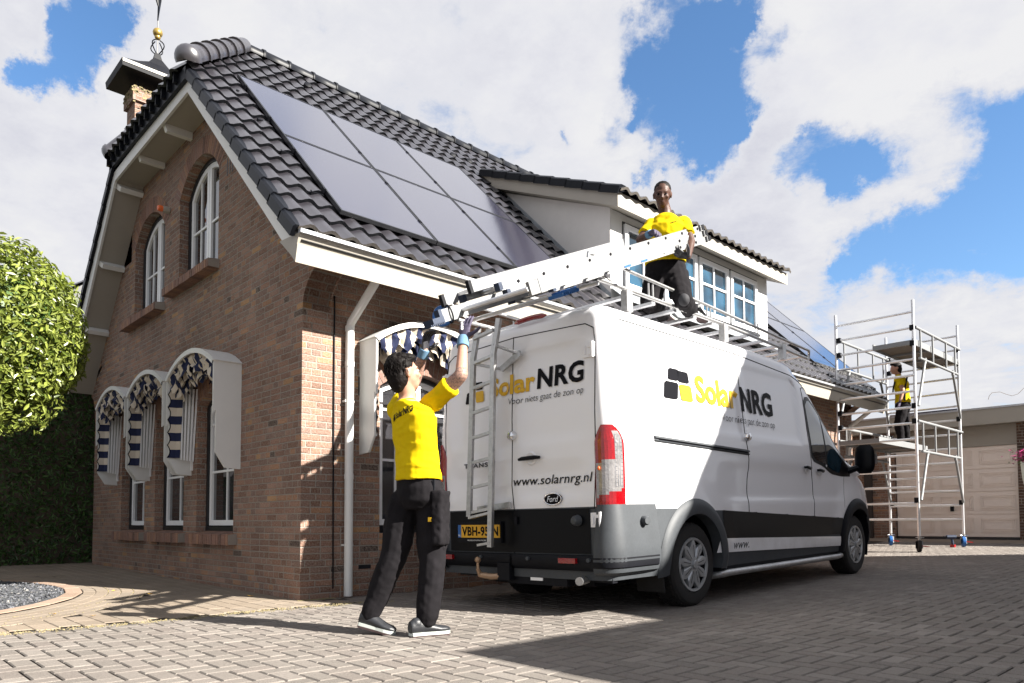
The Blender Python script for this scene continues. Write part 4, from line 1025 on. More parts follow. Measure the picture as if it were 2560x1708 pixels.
# wheels
def wheel(sx, yc):
    mb = MB(); ro = .352; prof = [(.235, -.11), (.29, -.118), (.325, -.112), (.345, -.095), (ro, -.07), (ro, .07), (.345, .095), (.325, .112), (.29, .118), (.235, .11)]
    c = Vector((sx*.872, yc, .352)); mb.lathe(prof, c, (sx, 0, 0), 48, cap=False); w0 = mb.build('wheel', 'rubber', van, smooth=True, local=True, angle=30)
    tr = MB()
    for k in range(44):
        a = 2*pi*k/44
        for off in (-.062, -.02, .022, .064): 
            a2 = a+off*1.2; q = Vector((0, cos(a2), sin(a2))); tr.obox(c+Vector((off, 0, 0))+q*(ro+.001), (.018, 0, 0), q*.004, Vector((0, -sin(a2), cos(a2)))*.017)
    tr.build('tread', 'rubber', w0, local=True)
    hb = MB(); hb.lathe([(.235, .085), (.21, .05), (.05, .045), (0.001, .045)], c, (sx, 0, 0), 40, cap=False); hb.build('rim', 'black', w0, smooth=True, local=True)
    hc = MB(); X = Vector((sx, 0, 0)); n = 9
    hc.lathe([(.232, .100), (.226, .116), (.207, .114), (.203, .10)], c, X, 48, cap=False)
    def pt(r_, a, h): return c+X*h+Vector((0, cos(a), sin(a)))*r_
    ring_ = []
    for k in range(n*4):
        a = 2*pi*k/(n*4); ph = k % 4; ring_.append((.206 if ph in (0,) else (.150 if ph in (1, 3) else .118), a+(.045 if ph == 1 else (-.045 if ph == 3 else 0))))
    # star shaped cap: wide rays reaching the rim
    pts = []
    for k in range(n):
        a = 2*pi*k/n+.17; w_5 = pi/n
        pts += [(.206, a-.07), (.206, a+.07), (.165, a+w_5-.12), (.125, a+w_5), (.165, a+w_5+.12)]
    V_ = [pt(r_, a, .112-.018*(r_ < .16)) for r_, a in pts]; V2 = [pt(r_*.45, a, .118) for r_, a in pts]; m_ = len(pts)
    hc.add(V_+V2+[pt(0, 0, .122)], [(i, (i+1) % m_, m_+(i+1) % m_, m_+i) for i in range(m_)]+[(m_+i, m_+(i+1) % m_, 2*m_) for i in range(m_)])
    hc.add([pt(r_, a, .112-.018*(r_ < .16)) for r_, a in pts]+[pt(r_, a, .075) for r_, a in pts], [(i, (i+1) % m_, m_+(i+1) % m_, m_+i) for i in range(m_)])
    hc.lathe([(.036, .12), (.036, .130), (.03, .134), (.001, .134)], c, X, 20, cap=False)
    hc.build('hubcap', 'hub', w0, local=True, angle=25)
    gm = MB()
    for k in range(n):
        a = 2*pi*k/n+.17; gm.bar(pt(.06, a, .1195), pt(.165, a, .1145), .004, .003, X)
    gm.build('hubcap_groove', 'black', w0, local=True)
for sx in (1, -1):
    for yc in (0, 3.75): wheel(sx, yc)
# seams drawn as thin grooves (dark strips in the gaps)
def line(pts, name='panel_gap', r_=.0055, mat='ink', mapf=None, parent=None):
    mb = MB(); mb.tube([mapf(*p) for p in pts], r_, 5); return mb.build(name, mat, parent or van, local=True)
SF = lambda y, z: side(y, z, -.001)
SL = lambda y, z: side(y, z, -.001, -1)
RF = lambda x, z: rear(x, z, -.001)
def poly(pts, n=10):
    out = []
    for a, b_ in zip(pts, pts[1:]):
        for k in range(n): out.append((a[0]+(b_[0]-a[0])*k/n, a[1]+(b_[1]-a[1])*k/n))
    return out+[pts[-1]]
for F in (SF, SL):
    line(poly([(.985, 2.30), (.99, 1.52), (1.005, 1.46), (1.03, 1.35), (1.04, 1.2), (1.005, 1.1), (.99, 1.0), (1.0, .8), (.985, .45)]), mapf=F)
    line(poly([(2.44, 2.12), (2.455, 1.6), (2.52, 1.1), (2.53, .9), (2.50, .45)]), mapf=F)
    line(poly([(2.44, 2.12), (2.60, 2.155), (2.80, 2.12), (3.05, 1.95)]), mapf=F)
    line(poly([(-.87, 2.31), (.985, 2.30), (2.2, 2.235), (2.6, 2.17)]), mapf=F)
    line(poly([(-.90, 2.30), (-.86, 2.0), (-.80, 1.72), (-.80, 1.55), (-.93, 1.46)]), r_=.003, mapf=F)
    line(poly([(3.42, 1.22), (3.40, 1.05), (3.36, .80)]), r_=.003, mapf=F)
dr = [(0, 2.36), (0, 1.50)]
line(poly([(0, .49), (.012, .84), (-.012, 1.05), (.0, 1.40), (0, 2.30)]), mapf=RF, r_=.005)
line(poly([(-.84, .84), (-.862, 1.2), (-.86, 2.1), (-.84, 2.22), (-.76, 2.265), (0, 2.295), (.76, 2.265), (.84, 2.22), (.86, 2.1), (.862, 1.2), (.84, .84)]), mapf=RF, r_=.005)
line([(-.7, 2.02), (-.68, 2.10), (-.6, 2.135), (.0, 2.15), (.6, 2.135), (.68, 2.10), (.7, 2.02)][:0] or poly([(-.84, .842), (.84, .842)]), mapf=RF, r_=.003)
# rear lower black door skirts, bumper, lamps
mb = MB(); mb.grid([[rear(-.80+1.60*k/24, .50+.34*j/5, .008) for k in range(25)] for j in range(6)]); mb.build('rear_door_skirt', 'blackpaint', van, smooth=True, local=True)
def contour_pt(z, s0, o):
    """walk round the rear right corner: s0<0 on the rear face (distance from the corner), >0 along the side"""
    w_4 = hwz(z); yr = lerp(YRZ, z); rr = .11; q = rr*pi/2
    if s0 < 0: return Vector((w_4-rr+s0, yr+.012-o, z))
    if s0 < q: a = s0/rr; return Vector((w_4-rr+(rr+o)*sin(a), yr+rr+.012-(rr+o)*cos(a), z))
    return Vector((w_4+o, yr+rr+.012+(s0-q), z))
mb = MB()   # bumper, wrapping the corners
rws = []
prof = [(.40, .0), (.37, .03), (.40, .058), (.47, .062), (.485, .055), (.49, -.0)]
for j, (z, o) in enumerate(prof):
    row = [contour_pt(z, s_0, o) for s_0 in [-.89+.89*k/12 for k in range(13)]+[.02+.155*k/6 for k in range(7)]+[.2, .26, .38, .5, .60]]
    row = [Vector((p.x, p.y, p.z+.0)) for p in row]; rws.append([Vector((-p.x, p.y, p.z)) for p in row[::-1]]+row)
mb.grid(rws); mb.build('rear_bumper', 'black', van, smooth=True, local=True)
for s_ in (1, -1):
    mb = MB(); rws = []
    for z, o in ((.335, .005), (.36, .045), (.45, .062), (.56, .055), (.70, .035), (.80, .022), (.868, .012)):
        rws.append([Vector((s_*p.x, p.y, p.z)) for p in [contour_pt(z, s_0, o) for s_0 in [-.02+.02*k for k in range(11)]+[.22, .27, .33, .40, .46, .52, .57, .62]]])
    rws = [[p for p in r_ if hypot(p.y, p.z-.355) > .0] for r_ in rws]
    for r_ in rws:
        for k, p in enumerate(r_):
            d = hypot(p.y, p.z-.355)
            if d < .50 and p.y < 0: yy = -sqrt(max(0, .25-(p.z-.355)**2)); r_[k] = Vector((p.x, yy, p.z))
    mb.grid(rws); mb.build('bumper_corner', 'grey', van, smooth=True, local=True)
    mb = MB(); 
    def lampshape(t):  # outline of lamp in (s, z)
        return t
    zs_ = [.845+.62*k/26 for k in range(27)]
    rws = []; 
    for z in zs_:
        t = (z-1.33)/.135; l0 = -.045+(max(0, t)**1.6)*.07; l1 = .245-(max(0, t)**1.6)*.125
        rws.append([contour_pt(z, l0+(l1-l0)*k/12, .012 if 0 < k < 12 else -.004) for k in range(13)])
    for i in range(26):
        for k in range(12):
            q = [rws[i][k], rws[i][k+1], rws[i+1][k+1], rws[i+1][k]]; z = zs_[i]+.012; c = (k+.5)/12
            m_ = 0
            if 1 <= k <= 10:
                lo = .915+.085*c; hi = 1.165+.09*c if c < .58 else 1.415
                if lo < z < hi and c < .83: m_ = 1
            mb.add([Vector((s_*p.x, p.y, p.z)) for p in q], [(0, 1, 2, 3)], m_)
    lo_ = mb.build('tail_light', ['red_lens', 'clear_lens'], van, smooth=True, local=True)
    mb = MB()
    for z in [1.0+.03*k for k in range(14)]: mb.tube([Vector((s_*p.x, p.y, p.z)) for p in (contour_pt(z, .125, .0135), contour_pt(z, .19, .0135))], .0018, 4)
    for q in (.125, .145, .165, .19): mb.tube([Vector((s_*p.x, p.y, p.z)) for p in (contour_pt(1.0, q, .0135), contour_pt(1.39, q, .0135))], .0018, 4)
    mb.build('lens_grid', 'chrome', lo_, local=True)
    mb = MB(); mb.ball(Vector((s_*.90, -1.168, 1.14)), (.012, .008, .016)); mb.build('bulb', 'orange', lo_, local=True)
    # hinges
    for z in (2.05, .755):
        mb = MB(); c = contour_pt(z, .0, .0); c.x *= s_
        mb.box(c.x-.075, c.x+.03, c.y-.018, c.y+.02, z-.055, z+.055); mb.cyl((c.x+s_*.015, c.y-.02, z-.06), (c.x+s_*.015, c.y-.02, z+.06), .013, 8); mb.box(c.x-.06, c.x-.045, c.y-.026, c.y, z-.03, z+.03); mb.box(c.x-.02, c.x+.02, c.y-.028, c.y-.01, z+.015, z+.04); mb.box(c.x-.02, c.x+.02, c.y-.028, c.y-.01, z-.04, z-.015)
        mb.build('door_hinge', 'van', van, local=True)
for x in (.62, -.79):
    mb = MB(); mb.grid([[contour_pt(.445, x-.085+.0-(hwz(.445)-.11) if False else 0, .06) for _ in (0, 1)] for _ in (0, 1)]) if False else mb.box(x-.085, x+.085, -1.236, -1.20, .428, .468); mb.build('rear_reflector', 'red_lens', van, local=True)
mb = MB()
for x in (.82, .2, -.35): mb.cyl((x, -1.20, .455), (x, -1.228, .455), .016, 12)
islands(mb, 'parking_sensor', 'grey', van, local=True)
mb = MB(); mb.lathe([(.045, 0), (.04, .03), (.026, .055), (.001, .06)], (.69, -1.172, .752), (0, -1, 0), 16, cap=False); mb.build('door_stop', 'grey', van, smooth=True, local=True)
mb = MB(); mb.lathe([(.055, 0), (.05, .02), (.001, .02)], (.004, -1.155, .775), (0, -1, 0), 16, cap=False) if False else mb.box(.03, .06, -1.19, -1.16, .73, .79); mb.build('door_buffer', 'black', van, local=True)
for s_ in (1,):
    mb = MB(); c = side(-.79, .74, .03); mb.lathe([(.038, -.01), (.036, .035), (.028, .05), (.001, .05)], c, (1, -.25, 0), 18, cap=False); mb.build('side_stop', 'grey', van, smooth=True, local=True)
# tow bar
mb = MB(); mb.cyl((-.30, -1.30, .34), (-.30, -1.30, .415), .013, 10); mb.ball((-.30, -1.30, .435), .027, 14)
mb.tube([(-.30, -1.30, .36), (-.30, -1.28, .31), (-.22, -1.22, .29), (-.10, -1.18, .30)], [.02, .026, .03, .026], 8); tb = mb.build('tow_hitch', 'bronze', van, smooth=True, local=True)
mb = MB(); mb.box(-.15, -.01, -1.22, -1.0, .27, .41); mb.box(-.1, .55, -1.15, -1.05, .24, .33); mb.box(-.75, .95, -1.1, -1.04, .28, .36); mb.build('tow_bar', 'black', van, local=True)
mb = MB(); mb.box(.17, .30, -1.158, -1.15, .275, .315); mb.build('tow_sticker', 'ink_w', van, local=True)
mb = MB(); mb.lathe([(.03, 0), (.032, .15)], (.72, -1.12, .30), (.3, -1, 0), 12); mb.build('exhaust_pipe', 'steel', van, local=True)
# mud flaps
for s_ in (1, -1):
    mb = MB(); mb.obox((s_*.87, -.50, .33), (.13, 0, 0), (0, .006, .0), (0, -.02, .17)); mb.build('mud_flap', 'rubber', van, local=True)
# rear handle and lock pucks
mb = MB(); mb.lathe([(.06, 0), (.045, .012), (.001, .004)], rear(.21, 1.262, .0), (0, -1, 0), 20, cap=False); mb.build('handle_cup', 'van', van, smooth=True, local=True)
mb = MB(); y0 = -1.163+.008; mb.tube([(.095, y0-.03, 1.258), (.14, y0-.042, 1.262), (.28, y0-.042, 1.264), (.328, y0-.03, 1.262)], [.012, .017, .017, .012], 8); mb.build('rear_door_handle', 'black', van, smooth=True, local=True)
for c, ax in ((rear(.008, 1.465, 0), (0, -1, 0)), (side(1.01, 1.493, 0), (1, 0, 0))):
    mb = MB(); mb.lathe([(.040, -.01), (.040, .022), (.034, .038), (.016, .043), (.001, .043)], c, ax, 22, cap=False); pk = mb.build('lock_puck', 'chrome', van, smooth=True, local=True)
# sliding door rail
for s_ in (1, -1):
    mb = MB(); rws = []
    for k in range(31):
        y = -.56+1.60*k/30; zt_ = lerp([(-.56, 1.415), (1.04, 1.372)], y); hh = .052; rws.append([side(y, zt_, .002, s_), side(y, zt_-.008, .014, s_), side(y, zt_-.02, .016, s_), side(y, zt_-.022, .004, s_), side(y, zt_-hh+.014, .004, s_), side(y, zt_-hh+.012, .014, s_), side(y, zt_-hh, .002, s_)])
    mb.grid(rws); rl = mb.build('door_rail', 'grey', van, local=True)
    mb = MB(); mb.grid([[side(-.50+1.52*k/20, lerp([(-.56, 1.393), (1.04, 1.350)], -.50+1.52*k/20)-.012*j, .0045, s_) for k in range(21)] for j in (0, 1)]); mb.build('rail_slot', 'ink', rl, local=True)
    for y, z in ((2.36, 1.232), (2.71, 1.21)):
        mb = MB(); mb.lathe([(.05, 0), (.035, .006), (.001, -.004)], side(y+.02*0, z, .001, s_), (s_, 0, 0), 16, cap=False); cupo = mb.build('handle_cup', 'van', van, smooth=True, local=True)
        mb = MB(); mb.tube([side(y-.09, z+.01, .02, s_), side(y-.06, z+.012, .036, s_), side(y+.03, z+.004, .036, s_), side(y+.07, z-.002, .018, s_)], [.012, .016, .018, .014], 8); mb.build('door_handle', 'blackpaint', van, smooth=True, local=True)
    # cab side glass
    def cabglass(name, fr, up_, mat, o):
        mb = MB(); rws = []
        n = 16
        for i in range(n+1):
            t = i/n; a = fr(t); b_ = up_(t); rws.append([side(a[0]+(b_[0]-a[0])*k/8, a[1]+(b_[1]-a[1])*k/8, o, s_) for k in range(9)])
        mb.grid(rws); return mb.build(name, mat, van, smooth=True, local=True)
    BT = [(2.50, 1.36), (2.56, 1.31), (2.80, 1.27), (3.05, 1.19), (3.35, 1.165), (3.60, 1.17)]
    TP = [(2.43, 1.96), (2.50, 2.03), (2.62, 2.045), (2.80, 1.96), (3.10, 1.72), (3.62, 1.30)]
    pick = lambda T_: (lambda t: (lerp([(i/5, q[0]) for i, q in enumerate(T_)], t), lerp([(i/5, q[1]) for i, q in enumerate(T_)], t)))
    gsu = cabglass('window_surround', pick(BT), pick(TP), 'blackpaint', .002)
    BT2 = [(2.535, 1.385), (2.59, 1.345), (2.74, 1.315), (2.78, 1.31), (2.86, 1.30), (2.90, 1.29)]; TP2 = [(2.475, 1.93), (2.53, 1.985), (2.60, 1.995), (2.68, 1.955), (2.76, 1.90), (2.84, 1.84)]
    cabglass('side_window', pick(BT2), pick(TP2), 'glass_van', .0045)
    BT3 = [(2.95, 1.27), (3.0, 1.255), (3.08, 1.235), (3.16, 1.22), (3.22, 1.215), (3.28, 1.21)]; TP3 = [(2.88, 1.80), (2.96, 1.74), (3.05, 1.66), (3.15, 1.57), (3.25, 1.48), (3.38, 1.38)]
    cabglass('quarter_window', pick(BT3), pick(TP3), 'glass_van', .0045)
    # mirror
    mb = MB(); rws = []
    cx = s_*1.16
    for k in range(9):
        z = 1.20+.34*k/8; e = sqrt(max(.02, 1-((z-1.37)/.19)**4)); rws.append([Vector((cx+s_*.115*e*cos(a)*1.0, 3.62+.055*e*sin(a)+.03, z)) for a in [2*pi*q/14 for q in range(14)]])
    mb.grid(rws, wrap=True); mb.add(rws[0], [tuple(range(14))]); mb.add(rws[-1], [tuple(range(14))]); mb.tube([(s_*.93, 3.55, 1.22), (s_*1.02, 3.60, 1.25), (s_*1.10, 3.64, 1.28)], [.05, .04, .035], 8); mr = mb.build('door_mirror', 'blackpaint', van, smooth=True, local=True)
    mb = MB(); mb.box(cx+s_*.105-.02, cx+s_*.105+.02, 3.69, 3.71, 1.31, 1.43); mb.build('mirror_indicator', 'clear_lens', mr, local=True)
    # side step tube
    mb = MB(); mb.tube([(s_*.90, .42, .22), (s_*.99, .44, .235), (s_*1.01, .55, .245), (s_*1.01, 3.10, .245), (s_*.99, 3.24, .25), (s_*.90, 3.28, .25)], .031, 12); mb.build('side_step', 'steel', van, smooth=True, local=True)
# windscreen and nose bits (mostly out of sight)
mb = MB(); rws = []
for z in (1.42, 1.55, 1.7, 1.85, 2.0, 2.14):
    half = contour(z); sl_ = [(x, y) for x, y in half[137:]]; row = [Vector((x, y+.006, z)) for x, y in sl_ if True]; rws.append(row+[Vector((-p.x, p.y, p.z)) for p in row[-2::-1]])
mb.grid(rws); mb.build('windscreen', 'glass_van', van, smooth=True, local=True)
for s_ in (1, -1):
    mb = MB(); mb.grid([[Vector((s_*x, y+.012, z)) for x, y in [contour(z)[k] for k in range(134, 146)]] for z in (.86, .95, 1.04)]); mb.build('headlight', 'clear_lens', van, smooth=True, local=True)
mb = MB(); mb.grid([[Vector((x, lerp(YFZ, z)+.03, z)) for x in (-.38, 0, .38)] for z in (.55, .7, .85, .95)]); mb.build('grille', 'black', van, local=True)
# third brake light
mb = MB(); mb.tube([Vector((-.02+.36*k/8, -1.075-.0+.0, 2.425+.012*sin(k/8*pi))) for k in range(9)], [.006]+[.022]*7+[.006], 8); mb.build('brake_light', 'red_lens', van, smooth=True, local=True)
# ------------- lettering
def logo_rear(mb):
    f = lambda u, v: rear(u, v, .007)
    sq(mb, f, -.60, -.365, 1.80, 1.985)
    text_on(mb, 'Solar', -.292, .245, 1.815, 1.985, f, bold=.035, mi=1, space=1.02)
    text_on(mb, 'NRG', .268, .755, 1.820, 1.990, f, shear=.05, bold=.035, mi=0, space=1.05)
    text_on(mb, 'Voor niets gaat de zon op', -.04, .752, 1.712, 1.782, f, shear=.12, bold=-.008, mi=0)
def sq(mb, f, x0, x1, z0, z1):
    W2 = (x1-x0); H2 = (z1-z0); sh = .22*H2
    def q(a, b_, c, d, mi, cut=.22):
        c_ = min(b_-a, d-c)*cut; P_2 = [(a+c_, c), (b_-c_, c), (b_, c+c_), (b_, d-c_), (b_-c_, d), (a+c_, d), (a, d-c_), (a, c+c_)]
        def tr(u, v): s_4 = v; return f(x0+W2*(.14*(s_4) if u < .5 else -.0)+W2*(u+(0 if u < .5 else .06*(1-s_4))*1)*(1 if True else 1), z0+H2*v)
        mb.add([tr(u, v) for u, v in P_2], [tuple(range(8))], mi)
    q(.0, .47, .0, .55, 0, .10); q(.54, .97, .0, .53, 1, .12); q(.12, .47, .62, 1.0, 0, .12); q(.54, .93, .60, .97, 0, .12)
lg = MB(); logo_rear(lg); lg.build('rear_lettering', ['ink', 'ink_y'], van, local=True, fix=False)
lg = MB(); text_on(lg, 'www.solarnrg.nl', .012, .835, 1.022, 1.118, lambda u, v: rear(u, v, .007), shear=.2, bold=.004, mi=0, space=1.03); lg.build('web_address', 'ink', van, local=True, fix=False)
lg = MB(); f = lambda u, v: side(u, v, .008)
sq(lg, f, -.345, .10, 1.745, 2.01)
text_on(lg, 'Solar', .175, .925, 1.752, 2.00, f, bold=.03, mi=1, space=1.0)
text_on(lg, 'NRG', .975, 1.665, 1.735, 1.98, f, bold=.03, mi=0, space=1.02)
text_on(lg, 'Voor niets gaat de zon op', .595, 1.675, 1.60, 1.69, f, shear=.06, bold=-.01, mi=0)
lg.build('side_lettering', ['ink', 'ink_y'], van, local=True, fix=False)
lg = MB(); fm = lambda u, v: side(u, v, .0145)
text_on(lg, 'www.', .66, .97, .448, .503, fm, shear=.25, mi=0); lg.build('sill_lettering', 'ink', van, local=True, fix=False)
lg = MB(); f3 = lambda u, v: rear(u, v, .008); text_on(lg, 'TRANSIT', -.60, -.20, 1.225, 1.265, f3, bold=.03, mi=0, space=1.2); lg.build('model_badge', 'grey', van, local=True, fix=False)
mb = MB(); mb.lathe([(.09, 0), (.087, .012), (.075, .014), (.001, .014)], (0, 0, 0), (0, -1, 0), 32, cap=False)
mb.v = [Vector((v.x+.444, v.y-1.160, v.z*.52+.924)) for v in mb.v]; bg_ = mb.build('maker_badge', 'ink', van, smooth=True, local=True)
mb = MB(); mb.tube([Vector((.444+.088*cos(a), -1.176, .924+.046*sin(a))) for a in [2*pi*k/32 for k in range(32)]], .0045, 6, closed=True); mb.build('badge_ring', 'chrome', bg_, local=True)
lg = MB(); text_on(lg, 'Ford', .385, .503, .902, .948, lambda u, v: Vector((u, -1.1765, v)), shear=.3, bold=.0, mi=0); lg.build('badge_script', 'chrome', bg_, local=True, fix=False)
# number plate
mb = MB(); mb.box(-.665, -.12, -1.196, -1.17, .575, .755); hp_ = mb.build('plate_holder', 'black', van, local=True)
mb = MB(); mb.box(-.652, -.132, -1.203, -1.196, .618, .728); npl = mb.build('number_plate', 'plate_y', hp_, local=True)
lg = MB(); mb = MB(); mb.box(-.652, -.612, -1.2045, -1.2031, .618, .728); mb.build('plate_band', 'blue', hp_, local=True)
PF = lambda u, v: Vector((u, -1.2052, v))
text_on(lg, 'VBH-95-N', -.60, -.145, .632, .714, PF, bold=.03, mi=0, space=1.05); text_on(lg, 'NL', -.648, -.616, .628, .645, PF, mi=1); text_on(lg, 'VAKGARAGE HUIZING POELDER', -.54, -.30, .589, .600, lambda u, v: Vector((u, -1.1975, v)), mi=1)
lg.build('plate_lettering', ['ink', 'ink_w'], hp_, local=True, fix=False)
# ------------- rear ladder
mb = MB()
y1 = -1.30
mb.bar((-.255, y1+.02, 2.40), (-.30, y1, 2.15), .05, .028, (0, 1, 0)); mb.bar((-.30, y1, 2.16), (-.385, y1-.01, .80), .05, .028, (0, 1, 0))
mb.bar((.0, y1+.02, 2.43), (-.055, y1, 2.15), .05, .03, (0, 1, 0)); mb.bar((-.055, y1, 2.16), (-.135, y1-.01, .545), .05, .03, (0, 1, 0))
rl_ = mb.build('rear_ladder', 'steel', van, local=True)
mb = MB()
for k in range(8):
    z = 2.33-.206*k-.005*k; t = (2.15-z)/(2.15-.8); xa = -.30-.085*max(t, -.3); xb = -.055-.06*max(t, -.3)
    mb.bar((xa, y1, z-.02), (xb, y1, z+.012), .035, .024, (0, 0, 1))
mb.bar((-.385, y1, .79), (-.12, y1, .83), .05, .02, (0, 0, 1)); mb.bar((-.28, y1-.01, .56), (-.13, y1-.01, .58), .035, .02)
mb.bar((-.30, y1, 2.10), (-.10, -1.14, 2.04), .04, .02); mb.bar((-.055, y1, 2.22), (.09, -1.15, 2.14), .04, .02); mb.bar((-.10, -1.16, 2.04), (.12, -1.16, 2.14), .025, .05); mb.bar((-.39, -1.2, .86), (.0, -1.2, .89), .025, .05)
islands(mb, 'rung', 'steel', rl_, local=True)
# ------------- roof rack
xr = .80
mb = MB()
for s_ in (1, -1):
    mb.tube([(s_*xr, -1.02, 2.63), (s_*xr, 1.0, 2.61), (s_*xr, 2.5, 2.56), (s_*(xr-.02), 3.0, 2.555)], .017, 10)
    hoop = [(s_*xr, -.80, 2.64), (s_*xr, -.98, 2.69), (s_*xr, -1.10, 2.76), (s_*xr, -1.09, 2.81), (s_*xr, -1.0, 2.82), (s_*xr, -.55, 2.785), (s_*xr, .2, 2.76), (s_*xr, 1.55, 2.705), (s_*xr, 2.5, 2.665), (s_*xr, 3.03, 2.645), (s_*(xr-.03), 3.10, 2.62), (s_*(xr-.03), 3.08, 2.55)]
    mb.tube(hoop, .015, 10)
    for y in (-.25, .72, 1.70): mb.tube([(s_*xr, y-.03, 2.62), (s_*xr, y-.03, 2.745)], .008, 6); mb.tube([(s_*xr, y+.035, 2.62), (s_*xr, y+.035, 2.745)], .008, 6)
    for y in (-.6, 1.0, 2.3): mb.box(s_*xr-.03, s_*xr+.03, y-.04, y+.04, 2.44, 2.61)
rk = mb.build('roof_rack', 'steel', van, smooth=True, local=True, angle=50)
mb = MB(); mb.cyl((-.80, -1.06, 2.665), (.80, -1.06, 2.665), .034, 16); mb.build('loading_roller', 'steel', rk, smooth=True, local=True)
mb = MB(); mb.cyl((.80, -1.06, 2.665), (.86, -1.06, 2.665), .05, 16); mb.cyl((-.86, -1.06, 2.665), (-.80, -1.06, 2.665), .05, 16); mb.box(.80, .835, -1.08, -1.03, 2.60, 2.75); islands(mb, 'roller_cap', 'black', rk, local=True, gap=.2)
mb = MB(); mb.tube([(-.80, -.98, 2.60), (.80, -.98, 2.60)], .019, 10); mb.build('rear_crossbar', 'steel', rk, smooth=True, local=True)
for k in range(11):
    y = -.55+.34*k; mb = MB(); z = 2.585-.015*max(0, y-1)
    mb.box(-.80, .80, y-.025, y+.025, z-.012, z+.012); mb.build('rack_slat', 'alu', rk, local=True)
# ------------------------------------------------------------------ solar panels
def solar(y0, s0, w_6, h_, label, grp, zoff=.13):
    """panel lying on the right-hand roof slope; s0 = distance up the slope from x=.62"""
    base = Vector((.62-s0*S2, y0, 3.20+s0*S2))+Vector((S2, 0, S2))*zoff
    mat = Matrix(((0, -S2, S2), (1, 0, 0), (0, S2, S2))).to_4x4(); mat.translation = base
    r = thing('solar_panel', label, 'solar panel', group=grp, mat=mat)
    mb = MB(); b_ = .018
    for a, b2, c, d in ((0, w_6, 0, b_), (0, w_6, h_-b_, h_), (0, b_, b_, h_-b_), (w_6-b_, w_6, b_, h_-b_)): mb.box(a, b2, c, d, -.035, .004)
    mb.build('frame', 'frame_dark', r, local=True)
    mb = MB(); mb.box(b_, w_6-b_, b_, h_-b_, -.03, 0); mb.build('glass', 'solar', r, local=True)
    mb = MB()
    for q in (.25, .78):
        mb.box(-.026, .0, h_*q-.025, h_*q+.025, -.06, .012)
        if grp.startswith('solar panels on the near'): mb.box(-.10, -.02, h_*q-.012, h_*q+.012, -.10, -.055)
    islands(mb, 'clamp', 'black', r, local=True, gap=.2)
PW, PH = 1.12, 1.70
names = [['bottom left solar panel of the near roof array, above the gutter corner', 'bottom middle solar panel of the near roof array', 'bottom right solar panel of the near roof array, shaded by the dormer'],
         ['top left solar panel of the near roof array, below the hip caps', 'top middle solar panel of the near roof array', 'top right solar panel of the near roof array, next to the dormer roof tip']]
for i in range(3):
    for j in range(2): solar(.20+i*(PW+.012), .50+j*(PH+.012), PW, PH, names[j][i], 'solar panels on the near part of the roof', zoff=.115)
far_n = [['lower left blue solar panel beyond the dormer', 'lower right blue solar panel beyond the dormer above the far gutter'], ['upper left blue solar panel beyond the dormer', 'upper right blue solar panel beyond the dormer next to the far verge']]
for i in range(2):
    for j in range(2): solar(10.28+i*(PW+.012), .62+j*(PH+.012), PW, PH, far_n[j][i], 'solar panels on the far part of the roof', zoff=.115)
mb = MB()
for s0 in (.9, 1.8, 2.6, 3.4):
    a = Vector((.62-s0*S2, .06, 3.20+s0*S2))+Vector((S2, 0, S2))*.05; mb.bar(a, a+Vector((0, 3.6, 0)), .04, .04, (S2, 0, S2))
tag(mb.build('mounting_rail', 'black'), 'black mounting rails showing under the left edge of the near solar panels', 'rail')

# ------------------------------------------------------------------ ladders
ldir = (VM @ Vector((.865, .43, 3.389)))-(VM @ Vector((.80, -2.066, 2.355))); ldir.normalize(); lat = Vector(vr); ln = lat.cross(ldir).normalized()
def section(root, start, L, wd, first, hh=.047, foot='black', n0=.18):
    st = Vector(start); mb = MB()
    for k in (0, 1):
        a = st-lat*wd*k; c = a+ldir*L/2
        mb.obox(c, ldir*L/2, lat*.012, ln*hh/2)
        for q in (-1, 1): mb.obox(c+ln*(hh/2-.004)*q-lat*.008*(1 if k == 0 else -1), ldir*L/2, lat*.016, ln*.005)
    so = mb.build('ladder_section', 'alu_w', root)
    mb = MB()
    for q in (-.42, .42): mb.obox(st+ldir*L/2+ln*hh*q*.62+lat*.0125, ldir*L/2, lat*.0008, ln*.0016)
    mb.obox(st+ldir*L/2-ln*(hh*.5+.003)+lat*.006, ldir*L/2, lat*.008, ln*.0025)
    islands(mb, 'groove_shade_strip', 'steel', so)  # grey strips laid on the stile in place of groove and gap shade
    mb = MB(); t = n0; 
    while t < L-.05: a = st+ldir*t; mb.cyl(a-lat*.01, a-lat*(wd-.01), .015, 8); t += .28
    islands(mb, 'rung', 'alu', so)
    mb = MB(); t = n0
    while t < L-.05: mb.cyl(st+ldir*t+lat*.011, st+ldir*t+lat*.0165, .013, 8); t += .28
    islands(mb, 'rung_end', 'ink', so)
    for k in (0, 1):
        a = st-lat*wd*k; mb = MB()
        for q in range(6): mb.obox(a-ldir*.012+ln*(hh*.5)*(q-2.5)/2.8, ldir*.016, lat*.024, ln*.0055)
        mb.obox(a-ldir*.002, ldir*.012, lat*.02, ln*hh*.52); mb.build('foot_cap', foot, so)
    mb = MB()
    for k in (0, 1): a = st-lat*wd*k+ldir*L; mb.obox(a, ldir*.02, lat*.018, ln*hh*.5); mb.obox(a-ldir*.06, ldir*.012, lat*.02, ln*hh*.55)
    mb.build('end_bracket', 'black', so)
    return so
V2 = lambda x, y, z: VM @ Vector((x, y, z))
s3 = V2(.80, -2.066, 2.345)
lad = thing('extension_ladder', 'stacked aluminium extension ladder sloping up over the rear roller of the roof rack', 'ladder', tuple(s3))
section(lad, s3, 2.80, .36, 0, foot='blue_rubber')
section(lad, s3+ldir*.05-ln*.056+lat*.012, 2.77, .385, .1, foot='blue_rubber', n0=.32)
